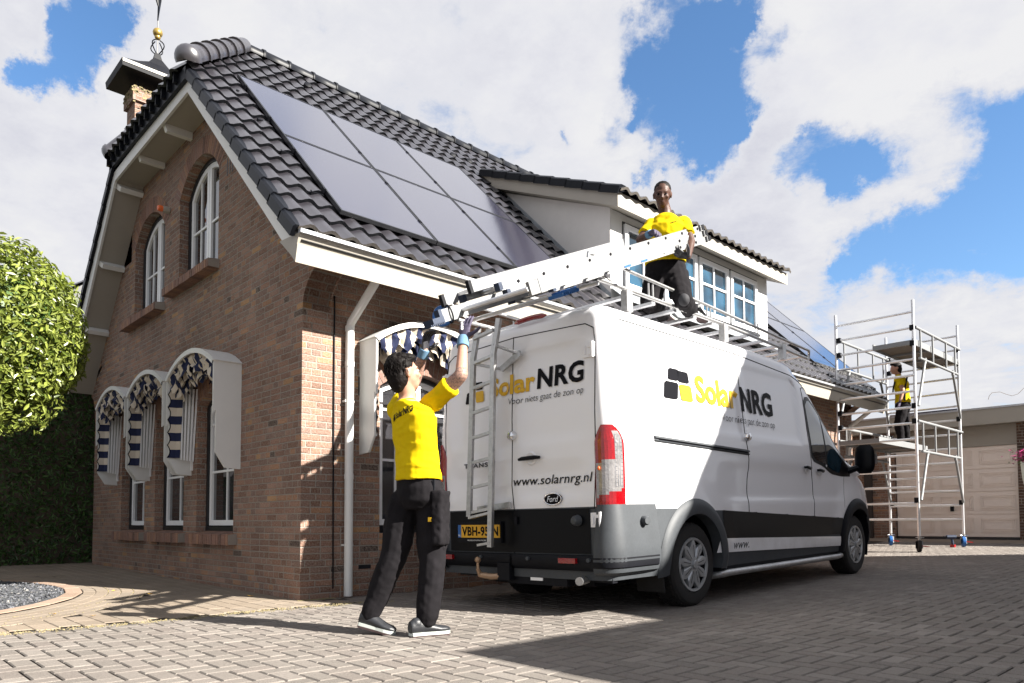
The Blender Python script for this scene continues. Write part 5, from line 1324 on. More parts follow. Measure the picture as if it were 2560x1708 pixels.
b3 = s3+ldir*.50-ln*.112+lat*.024
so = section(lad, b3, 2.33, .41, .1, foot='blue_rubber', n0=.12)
mb = MB(); mb.obox(b3-ln*.05-ldir*-.05+lat*.05, ldir*.06, lat*.07, ln*.012)
for k in range(9): mb.obox(b3-ln*.066+ldir*(-.05+k*.022)+lat*.05, ldir*.006, lat*.07, ln*.012)
mb.build('pivot_foot', 'blue', so)
mb = MB()
for d in (.95, 1.20): mb.obox(b3+ldir*d+lat*.0158, ldir*.045, lat*.0006, ln*.022)
mb.build('label_sticker', 'blue', so)
# stabiliser: wider base section on the lower side with blue rubber feet
w0_ = Vector((2.512, -.305, 2.085))
lad2 = thing('ladder_section', 'lowest wide ladder section with a blue rubber foot above the raised glove', 'ladder', tuple(w0_))
L2_ = 1.75; mb = MB(); hh = .085
for a in (w0_, w0_+lat*.62+ldir*.2): mb.obox(a+ldir*L2_/2, ldir*L2_/2, lat*.013, ln*hh/2); mb.obox(a+ldir*.12, ldir*.03, lat*.0165, ln*hh*.53)
mb.build('stile', 'alu_w', lad2); mb = MB(); t = .2
while t < L2_: mb.cyl(w0_+ldir*t, w0_+ldir*t+lat*.62, .017, 8); t += .28
islands(mb, 'rung', 'alu', lad2); mb = MB()
mb.obox(w0_-ldir*.015, ldir*.014, lat*.024, ln*hh*.55); mb.obox(w0_-ldir*.07-ln*.02, ldir*.05, lat*.05, ln*.02)
for k in range(8): mb.obox(w0_-ldir*(.03+k*.016)-ln*.042, ldir*.004, lat*.05, ln*.008)
mb.build('rubber_foot', 'blue_rubber', lad2)
mb = MB(); mb.tube([w0_+ldir*.08+lat*(.03*cos(a))+ln*(.06*sin(a)) for a in [2*pi*k/14 for k in range(14)]], .006, 5, closed=True); mb.build('lashing_strap', 'black', lad2)
r0 = Vector((2.179, -.019, 2.326))
lad3 = thing('roof_ladder', 'short roof ladder with a blue wheel disc lying at the house side of the rack', 'ladder', tuple(r0))
mb = MB(); L3 = 1.9
for a in (r0, r0+lat*.30-ldir*.0+ln*.03): mb.obox(a+ldir*L3/2, ldir*L3/2, lat*.012, ln*.04)
mb.build('stile', 'alu_w', lad3); mb = MB()
for a in (r0, r0+lat*.30+ln*.03): mb.obox(a-ldir*.012, ldir*.014, lat*.016, ln*.045)
islands(mb, 'end_cap', 'black', lad3)
mb = MB(); t = .15
while t < L3: mb.obox(r0+ldir*t+lat*.15+ln*.015, ldir*.014, lat*.15, ln*.012); t += .28
islands(mb, 'rung', 'alu', lad3)
mb = MB(); mb.lathe([(.075, -.012), (.08, -.006), (.08, .006), (.075, .012)], r0-ln*.10-lat*.06+ldir*.0, (fw2+rt2*.25), 24); mb.build('wheel', 'blue', lad3, smooth=True)

# ------------------------------------------------------------------ people
def rem(o, vox, sm=3, disp=None):
    m_ = o.modifiers.new('Remesh', 'REMESH'); m_.mode = 'VOXEL'; m_.voxel_size = vox; m_.use_smooth_shade = True
    if sm: s_ = o.modifiers.new('Smooth', 'SMOOTH'); s_.factor = .5; s_.iterations = sm
    if disp:
        for sc_, st_ in disp:
            t_ = bpy.data.textures.new('fold', 'CLOUDS'); t_.noise_scale = sc_; t_.noise_depth = 2
            d_ = o.modifiers.new('Displace', 'DISPLACE'); d_.texture = t_; d_.strength = st_; d_.mid_level = .5
    return o
def limb(mb, pts, rs, n=12, flat=1.0):
    """rounded tapered limb through the given joints"""
    P_3 = [Vector(p) for p in pts]; out = []; R_ = []
    for i in range(len(P_3)-1):
        for k in range(6):
            t = k/6; out.append(P_3[i].lerp(P_3[i+1], t)); R_.append(rs[i]+(rs[i+1]-rs[i])*t)
    out.append(P_3[-1]); R_.append(rs[-1])
    mb.tube(out, R_, n, flat=flat)
    for p, r_ in ((P_3[0], rs[0]), (P_3[-1], rs[-1])): mb.ball(p, r_*.98, 10)
    for p, r_ in list(zip(P_3, rs))[1:-1]: mb.ball(p, r_*.99, 10)
def ellip(mb, c, ax, ay, az, n=14):
    c = Vector(c); vs = []; m_ = n//2+1
    for i in range(m_+1):
        th = pi*i/m_
        for k in range(n): a = 2*pi*k/n; vs.append(c+ax*(sin(th)*cos(a))+ay*(sin(th)*sin(a))+az*cos(th))
    mb.add(vs, [(i*n+k, (i+1)*n+k, (i+1)*n+(k+1) % n, i*n+(k+1) % n) for i in range(m_) for k in range(n)])
def ringloft(mb, rings, n=20):
    """rings: (centre, side vec, front vec) -> closed loft"""
    rows = [[c+s_*cos(2*pi*k/n)+f_*sin(2*pi*k/n) for k in range(n)] for c, s_, f_ in rings]
    mb.grid(rows, wrap=True); o_ = len(mb.v)-len(rings)*n; mb.f.append(tuple(o_+k for k in range(n-1, -1, -1))); mb.mi.append(0); mb.f.append(tuple(o_+(len(rings)-1)*n+k for k in range(n))); mb.mi.append(0)
def head_parts(mbs, c, F, U, sc=1.0, eyes=True):
    """F facing, U up of the head; mbs = body mesh"""
    F = F.normalized(); U = (U-F*U.dot(F)).normalized(); Rr = F.cross(U); s_ = sc
    e = lambda p, a, b_, c_: ellip(mbs, c+(F*p[0]+Rr*p[1]+U*p[2])*s_, F*a*s_, Rr*b_*s_, U*c_*s_)
    e((-.012, 0, .03), .096, .077, .090); e((.02, 0, -.015), .074, .062, .085); e((.045, 0, -.068), .040, .040, .035); e((.055, 0, -.085), .026, .026, .020)
    e((.088, 0, -.008), .018, .012, .030); e((.100, 0, -.022), .014, .016, .012)
    e((.075, 0, .028), .018, .055, .012)
    e((.082, 0, -.052), .013, .024, .007); e((.080, 0, -.064), .013, .020, .007)
    for q in (-1, 1):
        e((.062, q*.038, -.015), .022, .024, .022); e((-.005, q*.078, -.005), .018, .008, .030); e((-.010, q*.082, .008), .018, .006, .018)
    return F, U, Rr
def face_details(par, c, F, U, Rr, s_, skinm, dark):
    mb = MB()
    for q in (-1, 1): ellip(mb, c+(F*.078+Rr*q*.032+U*.008)*s_, F*.010*s_, Rr*.014*s_, U*.007*s_, 10)
    mb.build('eye', 'ink_w' if not dark else 'ink', par, smooth=True)
    mb = MB()
    for q in (-1, 1): ellip(mb, c+(F*.087+Rr*q*.032+U*.007)*s_, F*.004*s_, Rr*.006*s_, U*.006*s_, 8)
    mb.build('iris', 'ink', par, smooth=True)
    if dark: return
    mb = MB()
    for q in (-1, 1): mb.tube([c+(F*.086+Rr*q*.014+U*.026)*s_, c+(F*.087+Rr*q*.032+U*.033)*s_, c+(F*.074+Rr*q*.052+U*.026)*s_], [.003*s_, .005*s_, .002*s_], 6)
    mb.build('eyebrow', 'hair', par, smooth=True)
def hand(par, wr, pd, up_, curl=.5, spread=.12, sc=1.0, side_=1, mat='glove', thumb_out=.9, curls=None):
    """gloved hand: wrist, finger direction, palm normal direction the fingers close towards"""
    wr = Vector(wr); d = Vector(pd).normalized(); pn = Vector(up_); pn = (pn-d*pn.dot(d)).normalized(); sd_ = d.cross(pn)*side_
    mb = MB(); L = .092*sc
    ringloft(mb, [(wr-d*.01, sd_*.028*sc, pn*.021*sc), (wr+d*.02, sd_*.034*sc, pn*.019*sc), (wr+d*.06*sc, sd_*.043*sc, pn*.017*sc), (wr+d*L, sd_*.042*sc, pn*.014*sc), (wr+d*(L+.008), sd_*.038*sc, pn*.010*sc)], 14)
    for k, (off, ln_) in enumerate(((-.033, .070), (-.011, .080), (.011, .075), (.033, .058))):
        p = wr+d*(L-.006)+sd_*off*sc; ang = 0; pts = [p]; c_ = (curls[k] if curls else curl)
        for j, q in enumerate((.42, .33, .25)):
            ang += c_*(.75+.35*j); dd = (d+sd_*(off*spread*20)).normalized()*cos(ang)+pn*sin(ang); p = p+dd*ln_*q*sc*1.05; pts.append(p)
        limb(mb, pts, [.0105*sc, .0100*sc, .0092*sc, .0080*sc], 8)
    p = wr+d*.022-sd_*.030*sc; tdir = (d*.55-sd_*thumb_out+pn*.35).normalized(); p2 = p+tdir*.038*sc; p3 = p2+(tdir+pn*.5*curl+d*.3).normalized()*.032*sc; p4 = p3+(tdir*.6+pn*.8*curl+d*.5).normalized()*.024*sc
    limb(mb, [p, p2, p3, p4], [.015*sc, .013*sc, .0115*sc, .009*sc], 8)
    o_ = mb.build('glove', mat, par, smooth=True); rem(o_, .0042, 2); return o_
def cuff(par, wr, d, r0=.034, r1=.037, L=.06):
    d = Vector(d).normalized(); wr = Vector(wr); mb = MB(); n = 26
    mb.lathe([(r0*.9, L*.0), (r0, L*.02)]+[(r0+(r1-r0)*t/8+.0012*(t % 2), L*t/8) for t in range(9)]+[(r1*.85, L*1.01)], wr+d*.012, -d, n); return mb.build('glove_cuff', 'cuff', par, smooth=True)
def shoe(par, ankle, heel, toe, upv=(0, 0, 1), w_=.047):
    heel = Vector(heel); toe = Vector(toe); d = (toe-heel); L = d.length; d.normalize(); u = Vector(upv); u = (u-d*u.dot(d)).normalized(); s_ = d.cross(u); mb = MB()
    R_ = [(0, .034, .075, .04), (.05, .038, .085, .045), (.28, .040, .092, .055), (.45, .043, .07, .04), (.7, .050, .045, .03), (.88, .046, .038, .022), (.99, .025, .028, .014)]
    ringloft(mb, [(heel+d*L*t+u*(.02+h_*.5), s_*w2, u*h_*.55) for t, w2, h_, _ in R_], 18); mb.ball(heel+d*L*.17+u*.085, (.042, .042, .04))
    o_ = mb.build('shoe', 'shoe', par, smooth=True); rem(o_, .006, 2)
    for nm, z0, z1, ww, mt in (('midsole', .010, .030, 1.0, 'sole'), ('outsole', -.002, .011, 1.03, 'sole_dark')):
        mb = MB(); out = []
        for k in range(28):
            a = 2*pi*k/28; t = .5-.5*cos(a); wv_ = lerp([(0, .03), (.06, .036), (.3, .036), (.5, .038), (.75, .050), (.92, .04), (1, .018)], t)*ww; out.append(heel+d*(L*(1.02*t-.01))+s_*(wv_*(1 if sin(a) >= 0 else -1)*min(1, abs(sin(a))*2.5)))
        mb.prism([p+u*z0 for p in out], u*(z1-z0)); mb.build(nm, mt, o_)
    mb = MB()
    for q in (.42, .50, .58): c = heel+d*L*q+u*(.092-(q-.42)*.16); mb.tube([c-s_*.022, c+u*.006, c+s_*.022], .003, 5)
    mb.build('lace', 'ink', o_)
    return o_
def worker(name_label, J, F, HF, HU, skinm, base, shirt=True, shoes=None, hsc=1.0, dark=False, tattoo=False, bend=0., hands=None, lowres=False, grp=None, tuck=0.):
    J = {k: Vector(v) for k, v in J.items()}
    r = thing('person', name_label, 'person', base, group=grp)
    F = Vector(F).normalized(); up_ = Vector((0, 0, 1)); Rr = F.cross(up_).normalized(); q = 1.0; vx_ = .0085 if not lowres else .014
    hc = J['head']
    # continuous body
    mb = MB(); HF_, HU_, HR_ = head_parts(mb, hc, Vector(HF), Vector(HU), hsc)
    limb(mb, [J['neck']-up_*.06, J['neck'], hc-HU_*.05-HF_*.015], [.062, .056, .055])
    ch, wa, pe = J['chest'], J['waist'], J['pel']
    ringloft(mb, [(J['neck']-up_*.04, Rr*.10, F*.07), (ch+up_*.04, Rr*.155, F*.095), (ch-up_*.05, Rr*.145, F*.095), (wa, Rr*.125, F*.085), (pe, Rr*.145, F*.10), (pe-up_*.07, Rr*.12, F*.09)], 18)
    for s_ in 'lr':
        limb(mb, [J['sh'+s_], J['el'+s_], J['wr'+s_]], [.052, .041, .028]); e_ = J['el'+s_]; w_7 = J['wr'+s_]; mb.ball(e_.lerp(w_7, .25), .0405, 10)
        limb(mb, [J['hi'+s_], J['kn'+s_], J['an'+s_]], [.072, .048, .036])
    bo = mb.build('body', skinm, r, smooth=True); rem(bo, vx_, 3)
    # hair
    mb = MB(); s_ = hsc; e = lambda p, a, b_, c_: ellip(mb, hc+(HF_*p[0]+HR_*p[1]+HU_*p[2])*s_, HF_*a*s_, HR_*b_*s_, HU_*c_*s_)
    if dark:
        e((-.024, 0, .050), .0945, .0790, .0765); e((-.05, 0, 0), .06, .074, .07)
    else:
        e((-.026, 0, .050), .099, .085, .087); e((-.052, 0, -.01), .070, .082, .100); e((.03, 0, .10), .060, .058, .034); e((.055, .02, .098), .035, .03, .022); e((-.065, 0, -.065), .040, .062, .050)
        if not lowres:
            for k in range(46):
                a = random.uniform(0, 2*pi); t = random.uniform(.1, 1.5); e((-.026+.085*sin(t)*cos(a)-.0, .075*sin(t)*sin(a), .055+.078*cos(t)), .02, .014, .014) if cos(a)*sin(t) < .75 else None
    ho = mb.build('hair', 'hair', r, smooth=True)
    if not lowres and not dark:
        hs2 = MB()
        for k in range(900 if not dark else 500):
            a = random.uniform(0, 2*pi); t = random.uniform(0, 1.95); f0 = cos(a)*sin(t)
            if f0 > (.80 if cos(t) > .35 else .15): continue
            q = lambda g_: hc+(HF_*(-.026+.100*g_*sin(t)*cos(a))+HR_*(.086*g_*sin(t)*sin(a))+HU_*(.045+.092*g_*cos(t)))*s_
            tang = (HF_*random.uniform(-.3, .9)+HR_*random.uniform(-.8, .8)-HU_*sin(t)*.9)*(.016 if not dark else .004)
            p0_ = q(1.0 if not dark else .955); hs2.tube([p0_, p0_+tang+(q(1.12)-p0_)*.45, p0_+tang*2.1+(q(1.1)-p0_)*.25], [.0024, .002, .0006], 4)
        hs2.build('hair_strands', 'hair', r, smooth=True, fix=False); rem(ho, .006 if not lowres else .01, 2, [(.02, .006)] if not dark else [(.008, .003)])
    if not lowres: face_details(r, hc, HF_, HU_, HR_, hsc, skinm, dark)
    # shirt
    he = J['hem']; mb = MB()
    nk = J['neck']-up_*.035
    sl, sr = J['shl'], J['shr']
    cs = (sl+sr)/2
    ringloft(mb, [(nk+up_*.005, Rr*.070, F*.062), (nk-up_*.02, Rr*.105, F*.082), (cs.lerp(nk, .3)-up_*.03, Rr*.170, F*.112), (ch+up_*.03, Rr*.200, F*.132), (ch-up_*.06, Rr*.190, F*.132), (wa+up_*.03, Rr*.178, F*.128), (wa-up_*.06, Rr*.180, F*.134), (he+up_*.03, Rr*.188, F*.142), (he, Rr*.190, F*.144)], 24)
    for s_ in 'lr':
        a, b_ = J['sh'+s_], J['el'+s_]; t = .62; e_ = a.lerp(b_, t); limb(mb, [cs.lerp(a, .75), a, e_-(e_-a).normalized()*.03], [.062, .068, .063]); d = (b_-a).normalized(); mb.lathe([(.060, -.06), (.067, .0), (.069, .03), (.060, .032)], e_-d*.03, d, 18)
    so = mb.build('t_shirt', 'yellow_shirt', r, smooth=True); rem(so, vx_*.9, 3, [(.15, .024), (.05, .004)])
    # trousers
    mb = MB(); ringloft(mb, [(pe+up_*.07, Rr*.172, F*.125), (pe, Rr*.186, F*.140), (pe-up_*.08, Rr*.184, F*.138), (pe-up_*.13, Rr*.14, F*.11)], 20)
    for s_ in 'lr':
        a, k_, n_ = J['hi'+s_], J['kn'+s_], J['an'+s_]; limb(mb, [a, a.lerp(k_, .5), k_, k_.lerp(n_, .45), n_], [.108, .106, .086, .080, .068])
        if not lowres:
            o2 = Rr*(.07 if s_ == 'r' else -.07); mb.obox(a.lerp(k_, .55)+o2, F*.05, Rr*.022, up_*.085)
    to = mb.build('trousers', 'trousers', r, smooth=True); rem(to, vx_, 3, [(.15, .028), (.05, .006)])
    return r, (HF_, HU_, HR_), so
# the man lifting the ladder behind the van
J1 = {'head': (2.442, -0.543, 1.679), 'neck': (2.432, -0.516, 1.549), 'shl': (2.290, -0.500, 1.470), 'shr': (2.560, -0.400, 1.500), 'ell': (2.190, -0.290, 1.690), 'wrl': (2.326, -0.301, 1.888), 'elr': (2.768, -0.341, 1.652), 'wrr': (2.693, -0.263, 1.909), 'chest': (2.434, -0.463, 1.371), 'waist': (2.445, -0.445, 1.158), 'hem': (2.450, -0.440, 1.000), 'pel': (2.449, -0.435, 0.945), 'hil': (2.355, -0.475, 0.860), 'hir': (2.535, -0.385, 0.860), 'knl': (2.330, -0.550, 0.500), 'knr': (2.546, -0.400, 0.469), 'anl': (2.215, -0.640, 0.150), 'anr': (2.534, -0.429, 0.115)}
lab1 = 'man in yellow t-shirt seen from behind, standing and reaching both gloved hands up'
p1, ax1, sh1 = worker(lab1, J1, (.22, .97, 0), (.22, .93, .20), (-.05, -.20, .97), 'skin_light', (2.4, -.5, 0))
# tattooed arms (sub-surface of the body shown as an ink layer)
mb = MB(); A, B2 = Vector(J1['shr']), Vector(J1['elr']); limb(mb, [A.lerp(B2, .55), B2], [.0505, .0430]); limb(mb, [B2, B2.lerp(Vector(J1['wrr']), .10)], [.043, .042])
rem(mb.build('tattoo', 'skin_tattoo', p1, smooth=True), .008, 1)
mb = MB(); A, B2, C3 = Vector(J1['shl']), Vector(J1['ell']), Vector(J1['wrl']); limb(mb, [B2, B2.lerp(C3, .25), C3], [.043, .042, .0295]); rem(mb.build('tattoo', 'skin_tattoo', p1, smooth=True), .008, 1)
hd1 = Vector((.03, .12, .30))
g = hand(p1, J1['wrr'], (-.02, .20, .98), (-.25, .9, .1), curl=.10, spread=.16, sc=1.0, side_=1, curls=(.12, .16, .22, .30)); cuff(p1, Vector(J1['wrr'])+Vector((0, .0, .0)), Vector(J1['wrr'])-Vector(J1['elr']), .036, .039, .075)
g = hand(p1, J1['wrl'], (.12, .08, .95), (.9, .35, .0), curl=.45, spread=.08, side_=-1, mat='glove_dark'); cuff(p1, J1['wrl'], Vector(J1['wrl'])-Vector(J1['ell']), .034, .037, .06)
lg = MB(); gw = Vector(J1['wrr']); cd = Vector((-.25, .9, .1)); cd = Vector((.02, -.18, .98)); 
text_on(lg, 'GEVA', 0, .055, 0, .016, lambda u, v: gw+Vector((.045, -.035, .045))+Vector((0, -.0, 1))*u+Vector((-.69, -.7, 0)).normalized()*v*1.0, bold=.03)
lg.build('glove_lettering', 'ink_w', p1, fix=False)
shoe(p1, None, (2.155, -.700, .060), (2.345, -.545, .0), upv=(-.3, -.25, 1)); shoe(p1, None, (2.505, -.545, .006), (2.560, -.270, .006))
mb = MB()
for q, pz in (((2.640, -.40, .83), .10), ((2.635, -.40, .66), .08)): mb.obox(q, (.030, .018, 0), (-.03, .06, 0), (0, 0, pz))
pk = mb.build('holster_pocket', 'trousers', p1, smooth=True); rem(pk, .012, 4, [(.03, .015)])
mb = MB(); mb.obox((2.635, -.455, .905), (.006, .004, 0), (0, .003, 0), (0, 0, .09)); mb.build('belt_loop', 'black', p1); mb = MB(); mb.obox((2.625, -.478, .745), (.010, .004, 0), (0, .003, 0), (0, 0, .014)); mb.build('pocket_label', 'ink_y', p1)
mb = MB(); bdir = Vector((.93, -.30, 0)).normalized()
# print across the back of the shirt, laid on the cloth
def backprint(par, shirt, o0, U_, V_, w_8, h_8, txt, mark=True):
    lg = MB(); o0 = Vector(o0); f_ = lambda u, v: o0+U_*u+V_*v
    x0 = 0
    if mark:
        for a, b_, c, d in ((0, .42, 0, .5), (.5, .9, 0, .48), (.08, .45, .56, 1), (.52, .9, .54, .98)): lg.add([f_(h_8*a*1.1, h_8*c), f_(h_8*b_*1.1, h_8*c), f_(h_8*b_*1.1, h_8*d), f_(h_8*a*1.1, h_8*d)], [(0, 1, 2, 3)])
        x0 = h_8*1.25
    for q, (a, b_, t_) in enumerate(((x0, x0+(w_8-x0)*.55, txt[0]), (x0+(w_8-x0)*.56, w_8, txt[1]))): text_on(lg, t_, a, b_, 0, h_8*.92, f_, bold=.02+.015*q)
    o_ = lg.build('shirt_print', 'ink', par, fix=False); s_ = o_.modifiers.new('Shrinkwrap', 'SHRINKWRAP'); s_.target = shirt; s_.wrap_method = 'NEAREST_SURFACEPOINT'; s_.wrap_mode = 'ABOVE_SURFACE'; s_.offset = .003
    return o_
backprint(p1, sh1, (2.375, -.640, 1.372), Vector((.89, .40, .22)).normalized(), Vector((-.18, .08, .98)).normalized(), .21, .047, ('Solar', 'NRG'))
# the man kneeling on the roof rack
J2 = {'head': (2.500, 2.240, 3.690), 'neck': (2.488, 2.298, 3.558), 'shl': (2.385, 2.220, 3.440), 'shr': (2.612, 2.404, 3.440), 'ell': (2.370, 2.075, 3.270), 'wrl': (2.535, 2.000, 3.262), 'elr': (2.705, 2.371, 3.236), 'wrr': (2.766, 2.230, 3.047), 'chest': (2.490, 2.311, 3.382), 'waist': (2.467, 2.327, 3.217), 'hem': (2.462, 2.331, 3.090), 'pel': (2.460, 2.333, 3.040), 'hil': (2.390, 2.290, 2.985), 'hir': (2.535, 2.385, 2.975), 'knl': (2.420, 2.130, 2.700), 'knr': (2.690, 2.260, 2.690), 'anl': (2.300, 2.520, 2.690), 'anr': (2.530, 2.640, 2.680)}
lab2 = 'man in yellow t-shirt kneeling on the van roof rack and looking down'
p2, ax2, sh2 = worker(lab2, J2, (.62, -.78, 0), (.50, -.78, -.34), (.20, -.25, .95), 'skin_dark', (2.5, 2.3, 2.62), dark=True, hsc=1.0)
hand(p2, J2['wrl'], (.75, -.25, -.15), (.1, -.3, -.9), curl=.55, side_=-1, spread=.05); cuff(p2, J2['wrl'], Vector(J2['wrl'])-Vector(J2['ell']), .033, .036, .05)
hand(p2, J2['wrr'], (-.25, -.85, .1), (-.3, .1, .95), curl=.5, side_=1, spread=.05, mat='glove_dark')
mb = MB()
for k in ('knl', 'knr'): mb.ball(Vector(J2[k])+Vector((.03, -.035, -.015)), (.055, .055, .06), 10)
rem(mb.build('knee_pad', 'knee', p2, smooth=True), .01, 2)
shoe(p2, None, (2.29, 2.58, 2.68), (2.26, 2.80, 2.64)); shoe(p2, None, (2.52, 2.70, 2.68), (2.50, 2.92, 2.64))
lg = MB(); text_on(lg, 'SolarNRG', 0, .075, 0, .012, lambda u, v: Vector((2.585, 2.235, 3.395))+Vector((.72, .60, .30)).normalized()*u+Vector((-.2, 0, 1))*v, bold=.02)
o_ = lg.build('shirt_print', 'ink', p2, fix=False); s_ = o_.modifiers.new('Shrinkwrap', 'SHRINKWRAP'); s_.target = sh2; s_.wrap_mode = 'ABOVE_SURFACE'; s_.offset = .003
# the man standing inside the scaffold
J3 = {'head': (1.138, 12.356, 3.764), 'neck': (1.176, 12.395, 3.641), 'shl': (1.227, 12.248, 3.553), 'shr': (1.181, 12.635, 3.569), 'ell': (1.325, 12.178, 3.289), 'wrl': (1.287, 12.120, 3.060), 'elr': (1.184, 12.738, 3.315), 'wrr': (1.203, 12.719, 3.076), 'chest': (1.208, 12.453, 3.442), 'waist': (1.217, 12.466, 3.233), 'hem': (1.222, 12.471, 3.070), 'pel': (1.221, 12.463, 3.033), 'hil': (1.237, 12.370, 2.944), 'hir': (1.206, 12.566, 2.964), 'knl': (1.180, 12.317, 2.616), 'knr': (1.213, 12.554, 2.637), 'anl': (1.210, 12.362, 2.328), 'anr': (1.235, 12.600, 2.328)}
J3 = {k: (x-.16, y+.0, z+.0) for k, (x, y, z) in J3.items()}
lab3 = 'man in yellow t-shirt and dark trousers standing on the lower deck inside the scaffold tower'
p3, ax3, sh3 = worker(lab3, J3, (-.85, -.5, 0), (-.75, -.66, -.1), (0, 0, 1), 'skin_light', (1.05, 12.45, 2.26), lowres=True)
hand(p3, J3['wrl'], (-.2, -.2, -1), (-.8, 0, 0), curl=.4); hand(p3, J3['wrr'], (.0, 0, -1), (-.8, 0, 0), curl=.4)
shoe(p3, None, (1.06, 12.40, 2.262), (.86, 12.27, 2.262)); shoe(p3, None, (1.11, 12.62, 2.262), (.90, 12.52, 2.262))
mb = MB(); mb.tube([(1.20, 12.35, 3.60), (1.16, 12.30, 3.35), (1.15, 12.30, 3.1)], .018, 6); mb.tube([(.98, 12.30, 3.50), (.95, 12.28, 3.35), (.94, 12.30, 3.28)], .015, 6); mb.build('safety_harness', 'black', p3)

# ------------------------------------------------------------------ scaffold tower
X0, X1, Y0, Y1 = .545, 1.89, 10.60, 13.10
sc = thing('scaffold_tower', 'aluminium scaffold tower on four castor wheels with two decks, before the garage door', 'scaffold', ((X0+X1)/2, (Y0+Y1)/2, .18))
for y in (Y0, Y1):
    mb = MB()
    for x in (X0, X1):
        mb.cyl((x, y, .46), (x, y, 4.60), .0255, 12)
        for z in (1.68, 2.80, 3.90): mb.cyl((x, y, z), (x, y, z+.05), .029, 12)
    fr = mb.build('ladder_frame', 'alu', sc, smooth=True, angle=50)
    for k in range(14):
        mb = MB(); z = .745+.2805*k; mb.cyl((X0, y, z), (X1, y, z), .0215, 10); mb.build('rung', 'alu', fr, smooth=True, angle=50)
def rail(x, zt, zb):
    mb = MB(); mb.cyl((x, Y0, zt), (x, Y1, zt), .0255, 10); mb.cyl((x, Y0+.18, zb), (x, Y1-.18, zb), .024, 10)
    for q in (.10, .36, .66, .88): y = Y0+(Y1-Y0)*q; mb.cyl((x, y, zb), (x, y, zt), .018, 8)
    for y0, y1 in ((Y0+.46, Y0+.06), (Y1-.46, Y1-.06)): mb.cyl((x, y0, zb-.02), (x, y1, zb-.86), .024, 8); mb.cyl((x, y0, zb-.06), (x, y0, zb+.04), .028, 8)
    return mb.build('guardrail', 'alu_w', sc, smooth=True, angle=50)
for x in (X0+.045, X1-.0+.03):
    for zt, zb in ((4.11, 3.59), (2.46, 1.94)): rail(x, zt, zb)
mb = MB()
for x in (X0+.05, X1-.02):
    for z in (4.11, 2.46, 3.83, 2.73, 1.08):
        for y in (Y0-.0, Y1): mb.box(x-.035, x+.035, y-.035, y+.04, z-.045, z+.045)
islands(mb, 'coupler', 'black', sc)
for x0, x1, z in ((X1-.66, X1-.02, 3.86), (X0+.05, X0+.72, 2.18)):
    mb = MB(); mb.box(x0, x1, Y0-.02, Y1+.02, z-.012, z+.0); dk = mb.build('platform', 'board', sc)
    mb = MB(); mb.box(x0-.02, x0, Y0-.03, Y1+.03, z-.05, z+.06); mb.box(x1, x1+.02, Y0-.03, Y1+.03, z-.05, z+.06); mb.box(x0, x1, Y0-.03, Y0+.0, z-.05, z+.03); mb.box(x0, x1, Y1, Y1+.03, z-.05, z+.03)
    for q in (.33, .66): y = Y0+(Y1-Y0)*q; mb.box(x0, x1, y-.02, y+.02, z-.05, z-.014)
    mb.build('platform_frame', 'alu_w', dk)
ci = 0
for x, y in ((X0, Y0), (X1, Y0), (X0, Y1), (X1, Y1)):
    g0 = gz(x, y)+.008; mb = MB(); mb.cyl((x, y, g0+.19), (x, y, .50), .016, 10); mb.cyl((x, y, .42), (x, y, .445), .036, 10)
    for a in (0, 2.1, 4.2): mb.cyl((x, y, .432), (x+.075*cos(a), y+.075*sin(a), .432), .008, 6)
    cs_ = mb.build('castor', 'steel', sc, smooth=True, angle=50)
    mt = 'black' if (x, y) == (X1, Y0) else 'alu_w'
    mb = MB(); mb.box(x-.035, x+.035, y-.07, y+.06, g0+.16, g0+.19); mb.box(x-.04, x-.032, y-.08, y+.05, g0+.06, g0+.18); mb.box(x+.032, x+.04, y-.08, y+.05, g0+.06, g0+.18); mb.build('fork', mt, cs_)
    mb = MB(); mb.lathe([(.06, -.03), (.10, -.026), (.102, 0), (.10, .026), (.06, .03)], (x, y-.02, g0+.102), (.85, .5, 0), 28); mb.build('castor_wheel', 'blue' if mt != 'black' else 'rubber', cs_, smooth=True)
    mb = MB(); mb.bar((x+.03, y-.06, g0+.11), (x+.15, y+.02, g0+.09), .02, .015); mb.build('brake_lever', 'red', cs_)
# drill by the far castor
dl_ = thing('power_drill', 'teal and black cordless drill standing beside the right rear castor wheel', 'drill', (1.80, 12.80, gz(1.8, 12.8)+.01))
z0 = gz(1.8, 12.8)+.01; mb = MB(); mb.box(1.74, 1.82, 12.76, 12.84, z0, z0+.05); mb.build('battery', 'red', dl_)
mb = MB(); mb.bar((1.78, 12.80, z0+.05), (1.77, 12.79, z0+.17), .04, .035, (1, 0, 0)); mb.cyl((1.83, 12.83, z0+.20), (1.70, 12.72, z0+.20), .034, 12); mb.build('drill_body', 'blue_rubber', dl_, smooth=True, angle=40)
mb = MB(); mb.cyl((1.70, 12.72, z0+.20), (1.655, 12.68, z0+.20), .024, 12, r2=.015); mb.build('chuck', 'black', dl_)

